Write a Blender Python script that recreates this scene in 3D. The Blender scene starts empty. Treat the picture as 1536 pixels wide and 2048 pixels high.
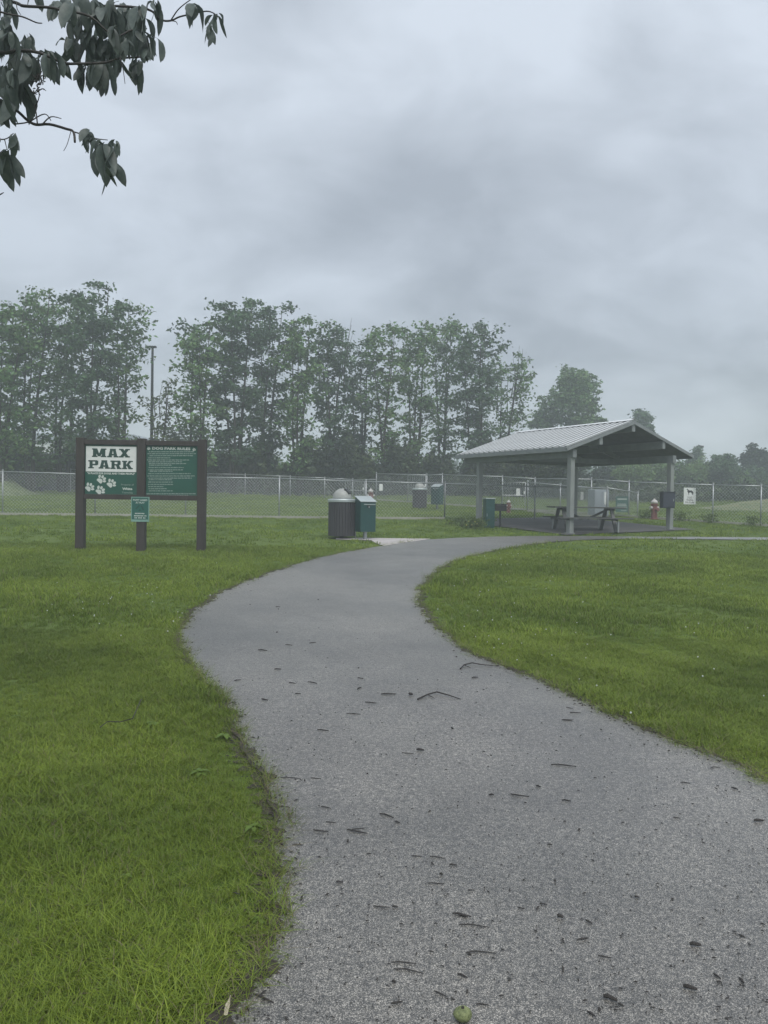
import bpy, bmesh, math, random
import numpy as np
from mathutils import Vector, Matrix
random.seed(7); RNG = np.random.default_rng(7)
SC = bpy.context.scene
COL = SC.collection
# ------------------------------------------------------------------ camera
F = 1538.0; CX, CY = 768.0, 1024.0            # focal length and centre in photo pixels (1536 x 2048)
CAM_Z = 1.9
PITCH = math.atan(24 / F); ROLL = 0.0157
SLOPE = 0.048
fw = Vector((0, math.cos(PITCH), -math.sin(PITCH)))
r0 = Vector((1, 0, 0)); u0 = Vector((0, math.sin(PITCH), math.cos(PITCH)))
rt = r0 * math.cos(ROLL) + u0 * math.sin(ROLL)
up = -r0 * math.sin(ROLL) + u0 * math.cos(ROLL)
cam_d = bpy.data.cameras.new('camera'); cam = bpy.data.objects.new('camera', cam_d); COL.objects.link(cam)
cam.matrix_world = Matrix(((rt.x, up.x, -fw.x, 0), (rt.y, up.y, -fw.y, 0), (rt.z, up.z, -fw.z, CAM_Z), (0, 0, 0, 1)))
cam_d.sensor_fit = 'HORIZONTAL'; cam_d.sensor_width = 36.0; cam_d.lens = 36.0 * F / 1536.0
cam_d.clip_start = 0.05; cam_d.clip_end = 3000
SC.camera = cam
# ------------------------------------------------------------------ world, sun, exposure
W = bpy.data.worlds.new('World'); SC.world = W; W.use_nodes = True
SUN_EL, SUN_ROT = math.radians(58), math.radians(160)
def build_world():
    nt = W.node_tree; N = nt.nodes; L = nt.links; N.clear()
    out = N.new('ShaderNodeOutputWorld'); bg = N.new('ShaderNodeBackground'); L.new(bg.outputs[0], out.inputs[0])
    bg.inputs['Strength'].default_value = 0.1
    sky = N.new('ShaderNodeTexSky'); sky.sky_type = 'NISHITA'; sky.sun_disc = False
    sky.sun_elevation = SUN_EL; sky.sun_rotation = SUN_ROT
    tc = N.new('ShaderNodeTexCoord'); sep = N.new('ShaderNodeSeparateXYZ'); L.new(tc.outputs['Generated'], sep.inputs[0])
    def math_(op, a, b=None, clamp=False):
        m = N.new('ShaderNodeMath'); m.operation = op; m.use_clamp = clamp
        for i, v in enumerate((a, b)):
            if v is None: continue
            if isinstance(v, (int, float)): m.inputs[i].default_value = v
            else: L.new(v, m.inputs[i])
        return m.outputs[0]
    z = math_('MAXIMUM', sep.outputs['Z'], 0.0)
    den = math_('ADD', z, 0.45)
    cx = math_('DIVIDE', sep.outputs['X'], den); cy = math_('DIVIDE', sep.outputs['Y'], den)
    comb = N.new('ShaderNodeCombineXYZ'); L.new(cx, comb.inputs[0]); L.new(cy, comb.inputs[1]); comb.inputs[2].default_value = 3.7
    def noise(scale, detail, rough, dist, seed):
        mp = N.new('ShaderNodeMapping'); mp.inputs['Location'].default_value = (seed, seed * .7, 0); L.new(comb.outputs[0], mp.inputs[0])
        mp.inputs['Scale'].default_value = (1, 1.25, 1)
        n = N.new('ShaderNodeTexNoise'); n.inputs['Scale'].default_value = scale; n.inputs['Detail'].default_value = detail
        n.inputs['Roughness'].default_value = rough; n.inputs['Distortion'].default_value = dist
        L.new(mp.outputs[0], n.inputs['Vector']); return n.outputs['Fac']
    a = noise(1.5, 3.0, .5, .3, 2.3); b = noise(5.0, 5.0, .55, .35, 9.1)
    s = math_('ADD', math_('MULTIPLY', a, 0.58), math_('MULTIPLY', b, 0.42))
    ramp = N.new('ShaderNodeValToRGB'); L.new(s, ramp.inputs[0])
    e = ramp.color_ramp.elements
    e[0].position = .38; e[0].color = (.375, .415, .475, 1); e[1].position = .62; e[1].color = (.64, .70, .785, 1)
    # thicker, greyer cloud low down; thinner and bluer high up
    hr = N.new('ShaderNodeValToRGB'); L.new(z, hr.inputs[0]); he = hr.color_ramp.elements
    he[0].position = 0.0; he[0].color = (1.16, 1.15, 1.12, 1); he[1].position = 1.0; he[1].color = (1.12, 1.12, 1.12, 1)
    for p, c in ((.09, (1.12, 1.11, 1.08, 1)), (.18, (.90, .905, .91, 1)), (.30, (.93, .935, .945, 1)), (.50, (1.03, 1.03, 1.03, 1))):
        q = he.new(p); q.color = c
    mul = N.new('ShaderNodeMix'); mul.data_type = 'RGBA'; mul.blend_type = 'MULTIPLY'; mul.inputs[0].default_value = 1
    mul.clamp_result = False
    L.new(ramp.outputs[0], mul.inputs[6]); L.new(hr.outputs[0], mul.inputs[7])
    sc = N.new('ShaderNodeVectorMath'); sc.operation = 'SCALE'; sc.inputs['Scale'].default_value = 10.0 * CLOUD_GAIN
    L.new(mul.outputs[2], sc.inputs[0])
    mx = N.new('ShaderNodeMix'); mx.data_type = 'RGBA'; mx.inputs[0].default_value = .93
    L.new(sky.outputs[0], mx.inputs[6]); L.new(sc.outputs[0], mx.inputs[7])
    L.new(mx.outputs[2], bg.inputs['Color'])
CLOUD_GAIN = .655
build_world()
sun_d = bpy.data.lights.new('sun', 'SUN'); sun = bpy.data.objects.new('sun', sun_d); COL.objects.link(sun)
sun_d.energy = 1.5; sun_d.angle = math.radians(40); sun_d.color = (1, .97, .93)
# direction towards the sun, from the sky's rotation
sd = Vector((math.sin(SUN_ROT) * math.cos(SUN_EL), math.cos(SUN_ROT) * math.cos(SUN_EL), math.sin(SUN_EL)))
sun.rotation_euler = sd.to_track_quat('Z', 'Y').to_euler(); sun.location = (0, 0, 40)
SC.view_settings.view_transform = 'Standard'; SC.view_settings.look = 'None'
SC.view_settings.gamma = 1.0; SC.view_settings.use_curve_mapping = False
SC.view_settings.exposure = 0.80
SC.render.engine = 'CYCLES'
SC.cycles.use_denoising = True
SC.cycles.max_bounces = 6; SC.cycles.diffuse_bounces = 3; SC.cycles.glossy_bounces = 2
SC.cycles.transparent_max_bounces = 6; SC.cycles.volume_bounces = 1

# ------------------------------------------------------------------ pixel <-> place helpers (photo pixels, 1536 x 2048)
def ray(px, py): return fw + rt * ((px - CX) / F) - up * ((py - CY) / F)
def gz(y): return SLOPE * min(max(y, 0.0), 60.0)
def G(px, py):                                  # where the ground lies at this pixel
    d = ray(px, py); t = -CAM_Z / (d.z - SLOPE * d.y)
    p = d * t; return Vector((p.x, p.y, CAM_Z + p.z))
def at(px, py, Y):                              # point at distance Y
    d = ray(px, py); t = Y / d.y
    return Vector((d.x * t, Y, CAM_Z + d.z * t))
def hgt(px, base_y, top_y):                     # height of an upright thing
    g = G(px, base_y); return at(px, top_y, g.y).z - g.z

# ------------------------------------------------------------------ tagging and mesh helpers
def tag(o, label=None, cat=None, group=None, kind=None):
    if label: o['label'] = label
    if cat: o['category'] = cat
    if group: o['group'] = group
    if kind: o['kind'] = kind
    return o
def empty(name, loc=(0, 0, 0), rz=0.0, label=None, cat=None, group=None, parent=None):
    o = bpy.data.objects.new(name, None); COL.objects.link(o); o.location = loc; o.rotation_euler = (0, 0, rz)
    o.empty_display_size = .2
    if parent: o.parent = parent
    return tag(o, label, cat, group)
class MB:
    def __init__(s): s.v = []; s.f = []
    def add(s, vs, fs):
        b = len(s.v); s.v += [tuple(v) for v in vs]; s.f += [tuple(i + b for i in f) for f in fs]; return s
    def box(s, x0, x1, y0, y1, z0, z1):
        return s.add([(x0, y0, z0), (x1, y0, z0), (x1, y1, z0), (x0, y1, z0), (x0, y0, z1), (x1, y0, z1), (x1, y1, z1), (x0, y1, z1)],
                     [(3, 2, 1, 0), (4, 5, 6, 7), (0, 1, 5, 4), (1, 2, 6, 5), (2, 3, 7, 6), (3, 0, 4, 7)])
    def beam(s, a, b, w, h, upv=(0, 0, 1)):      # box between two points
        a, b = Vector(a), Vector(b); d = (b - a).normalized(); u = Vector(upv); sd_ = d.cross(u).normalized(); u = sd_.cross(d)
        vs = [p + sd_ * (i * w / 2) + u * (j * h / 2) for p in (a, b) for i, j in ((-1, -1), (1, -1), (1, 1), (-1, 1))]
        return s.add(vs, [(3, 2, 1, 0), (4, 5, 6, 7), (0, 1, 5, 4), (1, 2, 6, 5), (2, 3, 7, 6), (3, 0, 4, 7)])
    def tube(s, pts, rad, n=8, cap=True):
        pts = [Vector(p) for p in pts]; rad = rad if isinstance(rad, (list, tuple)) else [rad] * len(pts)
        vs = []; m = len(pts); prev = None
        for i, p in enumerate(pts):
            d = (pts[min(i + 1, m - 1)] - pts[max(i - 1, 0)])
            d = d.normalized() if d.length > 1e-9 else Vector((0, 0, 1))
            if prev is None: a = Vector((1, 0, 0)) if abs(d.x) < .8 else Vector((0, 1, 0))
            else: a = prev
            a = (a - d * a.dot(d)).normalized(); b = d.cross(a); prev = a
            vs += [p + (a * math.cos(2 * math.pi * k / n) + b * math.sin(2 * math.pi * k / n)) * rad[i] for k in range(n)]
        fs = [(i * n + k, i * n + (k + 1) % n, (i + 1) * n + (k + 1) % n, (i + 1) * n + k) for i in range(m - 1) for k in range(n)]
        if cap: fs += [tuple(range(n))[::-1], tuple((m - 1) * n + k for k in range(n))]
        return s.add(vs, fs)
    def lathe(s, prof, n=32, c=(0, 0, 0)):       # profile (r, z)
        vs = []
        for r, z in prof: vs += [(c[0] + r * math.cos(2 * math.pi * k / n), c[1] + r * math.sin(2 * math.pi * k / n), c[2] + z) for k in range(n)]
        fs = [(i * n + k, i * n + (k + 1) % n, (i + 1) * n + (k + 1) % n, (i + 1) * n + k) for i in range(len(prof) - 1) for k in range(n)]
        fs += [tuple(range(n))[::-1], tuple((len(prof) - 1) * n + k for k in range(n))]
        return s.add(vs, fs)
    def prism(s, poly, y0, y1):                  # polygon in x,z (counter-clockwise seen from -y) extruded along y
        n = len(poly)
        ar = sum(poly[i][0] * poly[(i + 1) % n][1] - poly[(i + 1) % n][0] * poly[i][1] for i in range(n))
        if ar < 0: poly = poly[::-1]
        vs = [(x, y0, z) for x, z in poly] + [(x, y1, z) for x, z in poly]
        fs = [tuple(range(n)), tuple(range(2 * n - 1, n - 1, -1))] + [(k + n, (k + 1) % n + n, (k + 1) % n, k) for k in range(n)]
        return s.add(vs, fs)
    def ball(s, c, r, seg=10, rings=7, sc=(1, 1, 1)):
        prof = []; vs = []; fs = []
        for i in range(rings + 1):
            t = math.pi * i / rings
            for k in range(seg):
                ph = 2 * math.pi * k / seg
                vs.append((c[0] + r * sc[0] * math.sin(t) * math.cos(ph), c[1] + r * sc[1] * math.sin(t) * math.sin(ph), c[2] - r * sc[2] * math.cos(t)))
        for i in range(rings):
            for k in range(seg): fs.append((i * seg + k, i * seg + (k + 1) % seg, (i + 1) * seg + (k + 1) % seg, (i + 1) * seg + k))
        return s.add(vs, fs)
    def mesh(s, name, mat, smooth=False):
        m = bpy.data.meshes.new(name); m.from_pydata(s.v, [], s.f); m.update()
        if mat: m.materials.append(mat)
        if smooth: m.polygons.foreach_set('use_smooth', [True] * len(m.polygons))
        return m
    def build(s, name, mat, parent=None, smooth=False, bevel=0.0, loc=None):
        m = s.mesh(name, mat, smooth); return link(name, m, parent, bevel, loc)
def link(name, m, parent=None, bevel=0.0, loc=None):
    o = bpy.data.objects.new(name, m); COL.objects.link(o)
    if parent: o.parent = parent
    if loc is not None: o.location = loc
    if bevel:
        b = o.modifiers.new('bevel', 'BEVEL'); b.width = bevel; b.segments = 2; b.limit_method = 'ANGLE'; b.angle_limit = math.radians(40)
    return o
def np_mesh(name, V, Q, mat, smooth=False):      # fast quads
    m = bpy.data.meshes.new(name); V = np.asarray(V, np.float32); Q = np.asarray(Q, np.int32); k = Q.shape[1]
    m.vertices.add(len(V)); m.vertices.foreach_set('co', V.ravel())
    m.loops.add(Q.size); m.loops.foreach_set('vertex_index', Q.ravel())
    m.polygons.add(len(Q)); m.polygons.foreach_set('loop_start', np.arange(0, Q.size, k, dtype=np.int32))
    m.polygons.foreach_set('loop_total', np.full(len(Q), k, np.int32))
    m.update(calc_edges=True); m.materials.append(mat)
    if smooth: m.polygons.foreach_set('use_smooth', [True] * len(Q))
    return m
def copy_tree(o, parent=None):
    c = o.copy(); COL.objects.link(c); c.parent = parent
    for ch in list(o.children): copy_tree(ch, c)
    return c

# ------------------------------------------------------------------ materials
def mat(name, col=(.5, .5, .5), rough=.7, metal=0.0, var=0.0, vscale=6.0, bump=0.0, bscale=40.0, col2=None, detail=5.0, spec=.5, stretch=(1, 1, 1), island=0.0):
    m = bpy.data.materials.new(name); m.use_nodes = True; nt = m.node_tree; N = nt.nodes; L = nt.links
    b = N['Principled BSDF']; b.inputs['Roughness'].default_value = rough; b.inputs['Metallic'].default_value = metal
    b.inputs['Specular IOR Level'].default_value = spec
    tc = N.new('ShaderNodeTexCoord'); mp = N.new('ShaderNodeMapping'); mp.inputs['Scale'].default_value = stretch
    L.new(tc.outputs['Object'], mp.inputs[0])
    c2 = col2 or tuple(c * (1 - var) for c in col)
    n = N.new('ShaderNodeTexNoise'); n.inputs['Scale'].default_value = vscale; n.inputs['Detail'].default_value = detail; n.inputs['Roughness'].default_value = .6
    L.new(mp.outputs[0], n.inputs['Vector'])
    r = N.new('ShaderNodeValToRGB'); r.color_ramp.elements[0].position = .35; r.color_ramp.elements[1].position = .65
    r.color_ramp.elements[0].color = (*c2, 1); r.color_ramp.elements[1].color = (*col, 1)
    L.new(n.outputs['Fac'], r.inputs[0])
    last = r.outputs[0]
    if island:
        g = N.new('ShaderNodeNewGeometry'); hs = N.new('ShaderNodeHueSaturation')
        mr = N.new('ShaderNodeMapRange'); mr.inputs['To Min'].default_value = 1 - island; mr.inputs['To Max'].default_value = 1 + island
        L.new(g.outputs['Random Per Island'], mr.inputs['Value']); L.new(mr.outputs[0], hs.inputs['Value'])
        mr2 = N.new('ShaderNodeMapRange'); mr2.inputs['To Min'].default_value = .5 - island * .04; mr2.inputs['To Max'].default_value = .5 + island * .05
        L.new(g.outputs['Random Per Island'], mr2.inputs['Value']); L.new(mr2.outputs[0], hs.inputs['Hue'])
        L.new(last, hs.inputs['Color']); last = hs.outputs[0]
    L.new(last, b.inputs['Base Color'])
    if bump:
        n2 = N.new('ShaderNodeTexNoise'); n2.inputs['Scale'].default_value = bscale; n2.inputs['Detail'].default_value = 4; L.new(mp.outputs[0], n2.inputs['Vector'])
        bp = N.new('ShaderNodeBump'); bp.inputs['Strength'].default_value = bump; bp.inputs['Distance'].default_value = .01
        L.new(n2.outputs['Fac'], bp.inputs['Height']); L.new(bp.outputs[0], b.inputs['Normal'])
    return m
def leaf_mat(name, col, col2, island=.35, transl=.35, vscale=.8, rough=.55):
    m = mat(name, col, rough, var=0, vscale=vscale, col2=col2, island=island, spec=.35)
    nt = m.node_tree; N = nt.nodes; L = nt.links; b = N['Principled BSDF']; out = N['Material Output']
    t = N.new('ShaderNodeBsdfTranslucent'); mx = N.new('ShaderNodeMixShader'); mx.inputs[0].default_value = transl
    src = b.inputs['Base Color'].links[0].from_socket; L.new(src, t.inputs['Color'])
    L.new(b.outputs[0], mx.inputs[1]); L.new(t.outputs[0], mx.inputs[2]); L.new(mx.outputs[0], out.inputs['Surface'])
    return m
M = {}
M['galv'] = mat('galvanised_steel', (.40, .42, .43), .42, .55, var=.2, vscale=14)
M['wire'] = mat('fence_wire', (.50, .53, .54), .5, .4, var=.15, vscale=4)
M['darkwood'] = mat('dark_stained_wood', (.045, .036, .032), .7, var=.4, vscale=9, bump=.4, bscale=60, stretch=(1, 1, .12))
M['signgreen'] = mat('green_sign_paint', (.012, .085, .058), .45, var=.12, vscale=5)
M['signgreen2'] = mat('green_plastic_sign', (.015, .11, .085), .4, var=.1, vscale=5)
M['white'] = mat('white_paint', (.74, .76, .74), .5, var=.1, vscale=7)
M['print'] = mat('white_print', (.58, .62, .58), .5, var=.08, vscale=9)
M['printdim'] = mat('thin_white_print', (.30, .36, .33), .5, var=.1, vscale=9)
M['letter'] = mat('dark_green_letter', (.012, .05, .038), .5, var=.1)
M['dark'] = mat('black_paint', (.02, .022, .024), .5, var=.2)
M['slat'] = mat('charcoal_plastic_slat', (.050, .049, .055), .55, var=.25, vscale=12, stretch=(1, 1, .2))
M['dome'] = mat('grey_plastic_dome', (.34, .35, .33), .5, var=.15, vscale=7)
M['boxgreen'] = mat('teal_green_metal', (.011, .062, .058), .35, var=.2, vscale=6)
M['lidmetal'] = mat('brushed_lid', (.42, .47, .47), .35, .3, var=.15)
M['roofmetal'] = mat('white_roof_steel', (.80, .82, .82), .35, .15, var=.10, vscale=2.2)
M['roofpan'] = mat('shaded_dirty_roof_pan', (.38, .395, .40), .5, .1, var=.15, vscale=2.2)  # darker tone puts rib shading, with some valley dirt, into the colour
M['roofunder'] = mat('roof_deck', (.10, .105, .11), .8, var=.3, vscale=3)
M['postgrey'] = mat('grey_painted_post', (.25, .27, .26), .6, var=.2, vscale=6, stretch=(1, 1, .3))
M['beamgrey'] = mat('grey_painted_beam', (.22, .24, .245), .65, var=.2, vscale=4)
M['tablewood'] = mat('weathered_table_board', (.085, .09, .085), .6, var=.35, vscale=7, stretch=(.2, 1, 1), bump=.2)
M['conc'] = mat('light_concrete', (.46, .43, .42), .75, var=.2, vscale=5, bump=.3, bscale=80)
M['slab'] = mat('damp_shaded_concrete', (.10, .10, .097), .75, var=.3, vscale=1.5, spec=.3, bump=.2, bscale=60)  # concrete taken as wet; its dark base colour also holds the roof shade
M['kerbwood'] = mat('pale_timber', (.42, .41, .36), .7, var=.3, vscale=3, stretch=(.3, 1, 1))
M['red'] = mat('faded_red_paint', (.22, .085, .075), .5, var=.3, vscale=9)
M['hydcap'] = mat('pale_cap_paint', (.50, .48, .46), .5, var=.2)
M['blue'] = mat('blue_grey_metal', (.035, .042, .065), .5, var=.25)
M['bark'] = mat('bark', (.060, .050, .042), .9, var=.5, vscale=12, bump=.6, bscale=50, stretch=(1, 1, .25))
M['twig'] = mat('wet_twig_bark', (.035, .030, .027), .7, var=.4, vscale=30)
M['soil'] = mat('dark_soil', (.055, .046, .036), .9, var=.5, vscale=14, bump=.8, bscale=50)
M['locker'] = mat('pale_grey_locker', (.30, .34, .38), .55, var=.1, vscale=3)
M['leafA'] = leaf_mat('leaf_green', (.15, .235, .075), (.085, .15, .055), .5, .3)
M['leafB'] = leaf_mat('leaf_bluegreen', (.092, .155, .068), (.055, .098, .050), .4, .25)
M['leafC'] = leaf_mat('leaf_olive', (.14, .18, .055), (.08, .12, .04), .45, .35)
M['leafD'] = leaf_mat('leaf_lightgreen', (.20, .29, .10), (.12, .19, .06), .4, .35)
M['leafDark'] = leaf_mat('leaf_dark', (.040, .060, .034), (.026, .042, .026), .4, .2)
M['leafU'] = leaf_mat('undergrowth_leaf', (.080, .105, .045), (.022, .036, .022), .5, .25, .55)
M['leafNear'] = leaf_mat('near_leaf', (.11, .135, .12), (.07, .092, .085), .3, .25, 6, .45)
M['weed'] = leaf_mat('weed_leaf', (.13, .20, .035), (.09, .14, .025), .25, .25, 9)

def ground_mat():
    m = bpy.data.materials.new('grass_ground'); m.use_nodes = True; nt = m.node_tree; N = nt.nodes; L = nt.links; b = N['Principled BSDF']
    g = N.new('ShaderNodeNewGeometry')
    def noise(sc, det):
        n = N.new('ShaderNodeTexNoise'); n.inputs['Scale'].default_value = sc; n.inputs['Detail'].default_value = det; n.inputs['Roughness'].default_value = .65
        L.new(g.outputs['Position'], n.inputs['Vector']); return n.outputs['Fac']
    r1 = N.new('ShaderNodeValToRGB'); L.new(noise(.35, 5), r1.inputs[0])
    r1.color_ramp.elements[0].position = .35; r1.color_ramp.elements[0].color = (.070, .125, .018, 1)
    r1.color_ramp.elements[1].position = .66; r1.color_ramp.elements[1].color = (.145, .205, .05, 1)
    r2 = N.new('ShaderNodeValToRGB'); L.new(noise(22, 6), r2.inputs[0])
    r2.color_ramp.elements[0].position = .3; r2.color_ramp.elements[0].color = (.5, .5, .5, 1); r2.color_ramp.elements[1].position = .7; r2.color_ramp.elements[1].color = (1.15, 1.15, 1.1, 1)
    mx = N.new('ShaderNodeMix'); mx.data_type = 'RGBA'; mx.blend_type = 'MULTIPLY'; mx.inputs[0].default_value = 1
    L.new(r1.outputs[0], mx.inputs[6]); L.new(r2.outputs[0], mx.inputs[7]); L.new(mx.outputs[2], b.inputs['Base Color'])
    b.inputs['Roughness'].default_value = .9; b.inputs['Specular IOR Level'].default_value = .2
    bp = N.new('ShaderNodeBump'); bp.inputs['Strength'].default_value = .8; bp.inputs['Distance'].default_value = .04
    L.new(noise(30, 5), bp.inputs['Height']); L.new(bp.outputs[0], b.inputs['Normal'])
    return m
M['ground'] = ground_mat()
def blade_mat(name):
    m = bpy.data.materials.new(name); m.use_nodes = True; nt = m.node_tree; N = nt.nodes; L = nt.links; b = N['Principled BSDF']; out = N['Material Output']
    g = N.new('ShaderNodeNewGeometry')
    def noise(sc, det, off):
        mp = N.new('ShaderNodeMapping'); mp.inputs['Location'].default_value = (off, off, 0); L.new(g.outputs['Position'], mp.inputs[0])
        n = N.new('ShaderNodeTexNoise'); n.inputs['Scale'].default_value = sc; n.inputs['Detail'].default_value = det; L.new(mp.outputs[0], n.inputs['Vector']); return n.outputs['Fac']
    r1 = N.new('ShaderNodeValToRGB'); L.new(noise(.7, 6, 3), r1.inputs[0]); e = r1.color_ramp.elements
    e[0].position = .36; e[0].color = (.130, .195, .022, 1); e[1].position = .64; e[1].color = (.225, .305, .040, 1)
    at_ = N.new('ShaderNodeAttribute'); at_.attribute_name = 'tint'; at_.attribute_type = 'GEOMETRY'
    r2 = N.new('ShaderNodeValToRGB'); L.new(at_.outputs['Fac'], r2.inputs[0]); e = r2.color_ramp.elements
    e[0].position = 0; e[0].color = (.55, .62, .6, 1); e[1].position = 1; e[1].color = (2.3, 1.55, 2.6, 1)
    q = e.new(.9); q.color = (1.3, 1.2, 1.15, 1)
    q = e.new(.45); q.color = (.95, .98, .95, 1)
    mx = N.new('ShaderNodeMix'); mx.data_type = 'RGBA'; mx.blend_type = 'MULTIPLY'; mx.inputs[0].default_value = 1; mx.clamp_result = False
    L.new(r1.outputs[0], mx.inputs[6]); L.new(r2.outputs[0], mx.inputs[7])
    gt = N.new('ShaderNodeMath'); gt.operation = 'GREATER_THAN'; gt.inputs[1].default_value = .93; L.new(at_.outputs['Fac'], gt.inputs[0])
    dry = N.new('ShaderNodeMix'); dry.data_type = 'RGBA'; L.new(gt.outputs[0], dry.inputs[0]); L.new(mx.outputs[2], dry.inputs[6]); dry.inputs[7].default_value = (.20, .175, .10, 1)
    mx = dry; L.new(mx.outputs[2], b.inputs['Base Color'])
    b.inputs['Roughness'].default_value = .5; b.inputs['Specular IOR Level'].default_value = .3
    t = N.new('ShaderNodeBsdfTranslucent'); L.new(mx.outputs[2], t.inputs['Color'])
    ms = N.new('ShaderNodeMixShader'); ms.inputs[0].default_value = .3; L.new(b.outputs[0], ms.inputs[1]); L.new(t.outputs[0], ms.inputs[2]); L.new(ms.outputs[0], out.inputs[0])
    return m
M['blade'] = blade_mat('grass_blade')
def asphalt_mat():
    m = bpy.data.materials.new('wet_asphalt'); m.use_nodes = True; nt = m.node_tree; N = nt.nodes; L = nt.links; b = N['Principled BSDF']
    tc = N.new('ShaderNodeTexCoord'); P = tc.outputs['Object']
    def noise(sc, det, ro=.6):
        n = N.new('ShaderNodeTexNoise'); n.inputs['Scale'].default_value = sc; n.inputs['Detail'].default_value = det; n.inputs['Roughness'].default_value = ro
        L.new(P, n.inputs['Vector']); return n.outputs['Fac']
    v = N.new('ShaderNodeTexVoronoi'); v.inputs['Scale'].default_value = 210; L.new(P, v.inputs['Vector'])
    r = N.new('ShaderNodeValToRGB'); L.new(v.outputs['Color'], r.inputs[0]); e = r.color_ramp.elements
    e[0].position = .25; e[0].color = (.075, .072, .066, 1); e[1].position = .98; e[1].color = (.35, .335, .31, 1)
    q = e.new(.6); q.color = (.185, .177, .163, 1)
    rb = N.new('ShaderNodeValToRGB'); L.new(noise(.55, 7, .62), rb.inputs[0]); e = rb.color_ramp.elements
    e[0].position = .36; e[0].color = (.78, .775, .765, 1); e[1].position = .62; e[1].color = (1.36, 1.34, 1.30, 1)
    mx = N.new('ShaderNodeMix'); mx.data_type = 'RGBA'; mx.blend_type = 'MULTIPLY'; mx.inputs[0].default_value = 1; mx.clamp_result = False
    rp = N.new('ShaderNodeValToRGB'); L.new(v.outputs['Distance'], rp.inputs[0]); rp.color_ramp.elements[0].position = .38; rp.color_ramp.elements[0].color = (1.12, 1.12, 1.12, 1)
    rp.color_ramp.elements[1].position = .72; rp.color_ramp.elements[1].color = (.30, .30, .30, 1)  # pits between the stones: their shading is put into the colour
    mp_ = N.new('ShaderNodeMix'); mp_.data_type = 'RGBA'; mp_.blend_type = 'MULTIPLY'; mp_.inputs[0].default_value = 1; mp_.clamp_result = False
    L.new(r.outputs[0], mp_.inputs[6]); L.new(rp.outputs[0], mp_.inputs[7])
    rg = N.new('ShaderNodeValToRGB'); L.new(noise(38, 5, .8), rg.inputs[0]); rg.color_ramp.elements[0].position = .40; rg.color_ramp.elements[0].color = (.62, .62, .62, 1)
    rg.color_ramp.elements[1].position = .60; rg.color_ramp.elements[1].color = (1.38, 1.37, 1.35, 1)
    mg = N.new('ShaderNodeMix'); mg.data_type = 'RGBA'; mg.blend_type = 'MULTIPLY'; mg.inputs[0].default_value = 1; mg.clamp_result = False
    L.new(mp_.outputs[2], mg.inputs[6]); L.new(rg.outputs[0], mg.inputs[7]); mp_ = mg
    L.new(mp_.outputs[2], mx.inputs[6]); L.new(rb.outputs[0], mx.inputs[7]); L.new(mx.outputs[2], b.inputs['Base Color'])
    rr = N.new('ShaderNodeMapRange'); L.new(noise(1.3, 4), rr.inputs['Value']); rr.inputs['From Min'].default_value = .3; rr.inputs['From Max'].default_value = .7
    rr.inputs['To Min'].default_value = .38; rr.inputs['To Max'].default_value = .58; L.new(rr.outputs[0], b.inputs['Roughness'])
    b.inputs['Specular IOR Level'].default_value = .6; b.inputs['Coat Weight'].default_value = 1.0; b.inputs['Coat Roughness'].default_value = .42
    bp = N.new('ShaderNodeBump'); bp.inputs['Strength'].default_value = .55; bp.inputs['Distance'].default_value = .006; bp.invert = True
    L.new(v.outputs['Distance'], bp.inputs['Height'])
    bp2 = N.new('ShaderNodeBump'); bp2.inputs['Strength'].default_value = .5; bp2.inputs['Distance'].default_value = .006; L.new(noise(160, 3), bp2.inputs['Height'])
    L.new(bp.outputs[0], bp2.inputs['Normal']); L.new(bp2.outputs[0], b.inputs['Normal'])
    return m
M['asphalt'] = asphalt_mat()

# ------------------------------------------------------------------ ground, path
def build_ground():
    ys = [-60, 0] + [i * 3.0 for i in range(1, 21)] + [75, 100, 150, 220, 300]
    xs = [-300, -200, -120, -80, -50] + [i * 4.0 for i in range(-10, 11)] + [50, 80, 120, 200, 300]
    V = []; Q = []
    for y in ys:
        for x in xs: V.append((x, y, gz(y)))
    nx = len(xs)
    for j in range(len(ys) - 1):
        for i in range(nx - 1): Q.append((j * nx + i, j * nx + i + 1, (j + 1) * nx + i + 1, (j + 1) * nx + i))
    o = link('ground', np_mesh('ground', V, Q, M['ground'])); tag(o, 'wide mown lawn rising gently towards the fences and trees', kind='structure')
build_ground()
LEFT = [(300, 2330), (400, 2140), (445, 2048), (490, 1985), (520, 1915), (545, 1830), (560, 1740), (556, 1660), (540, 1600), (512, 1530), (485, 1480), (455, 1420), (420, 1370),
        (385, 1332), (362, 1303), (357, 1275), (375, 1238), (410, 1207), (450, 1183), (510, 1157), (570, 1137), (640, 1116), (720, 1100), (770, 1092), (835, 1082),
        (900, 1077.5), (980, 1074.5), (1060, 1073), (1150, 1073), (1260, 1074), (1350, 1074.5), (1440, 1075), (1536, 1076), (1800, 1080)]
RIGHT = [(3600, 2330), (2300, 1900), (1900, 1735), (1700, 1640), (1600, 1592), (1536, 1562), (1460, 1527), (1380, 1497), (1300, 1465), (1200, 1415), (1100, 1370), (1000, 1333), (930, 1298), (880, 1260), (848, 1222),
         (838, 1197), (848, 1170), (870, 1146), (905, 1124), (960, 1108), (1040, 1093), (1100, 1085), (1180, 1080), (1260, 1078.5), (1350, 1079), (1440, 1079.5), (1536, 1081), (1800, 1086)]
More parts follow.
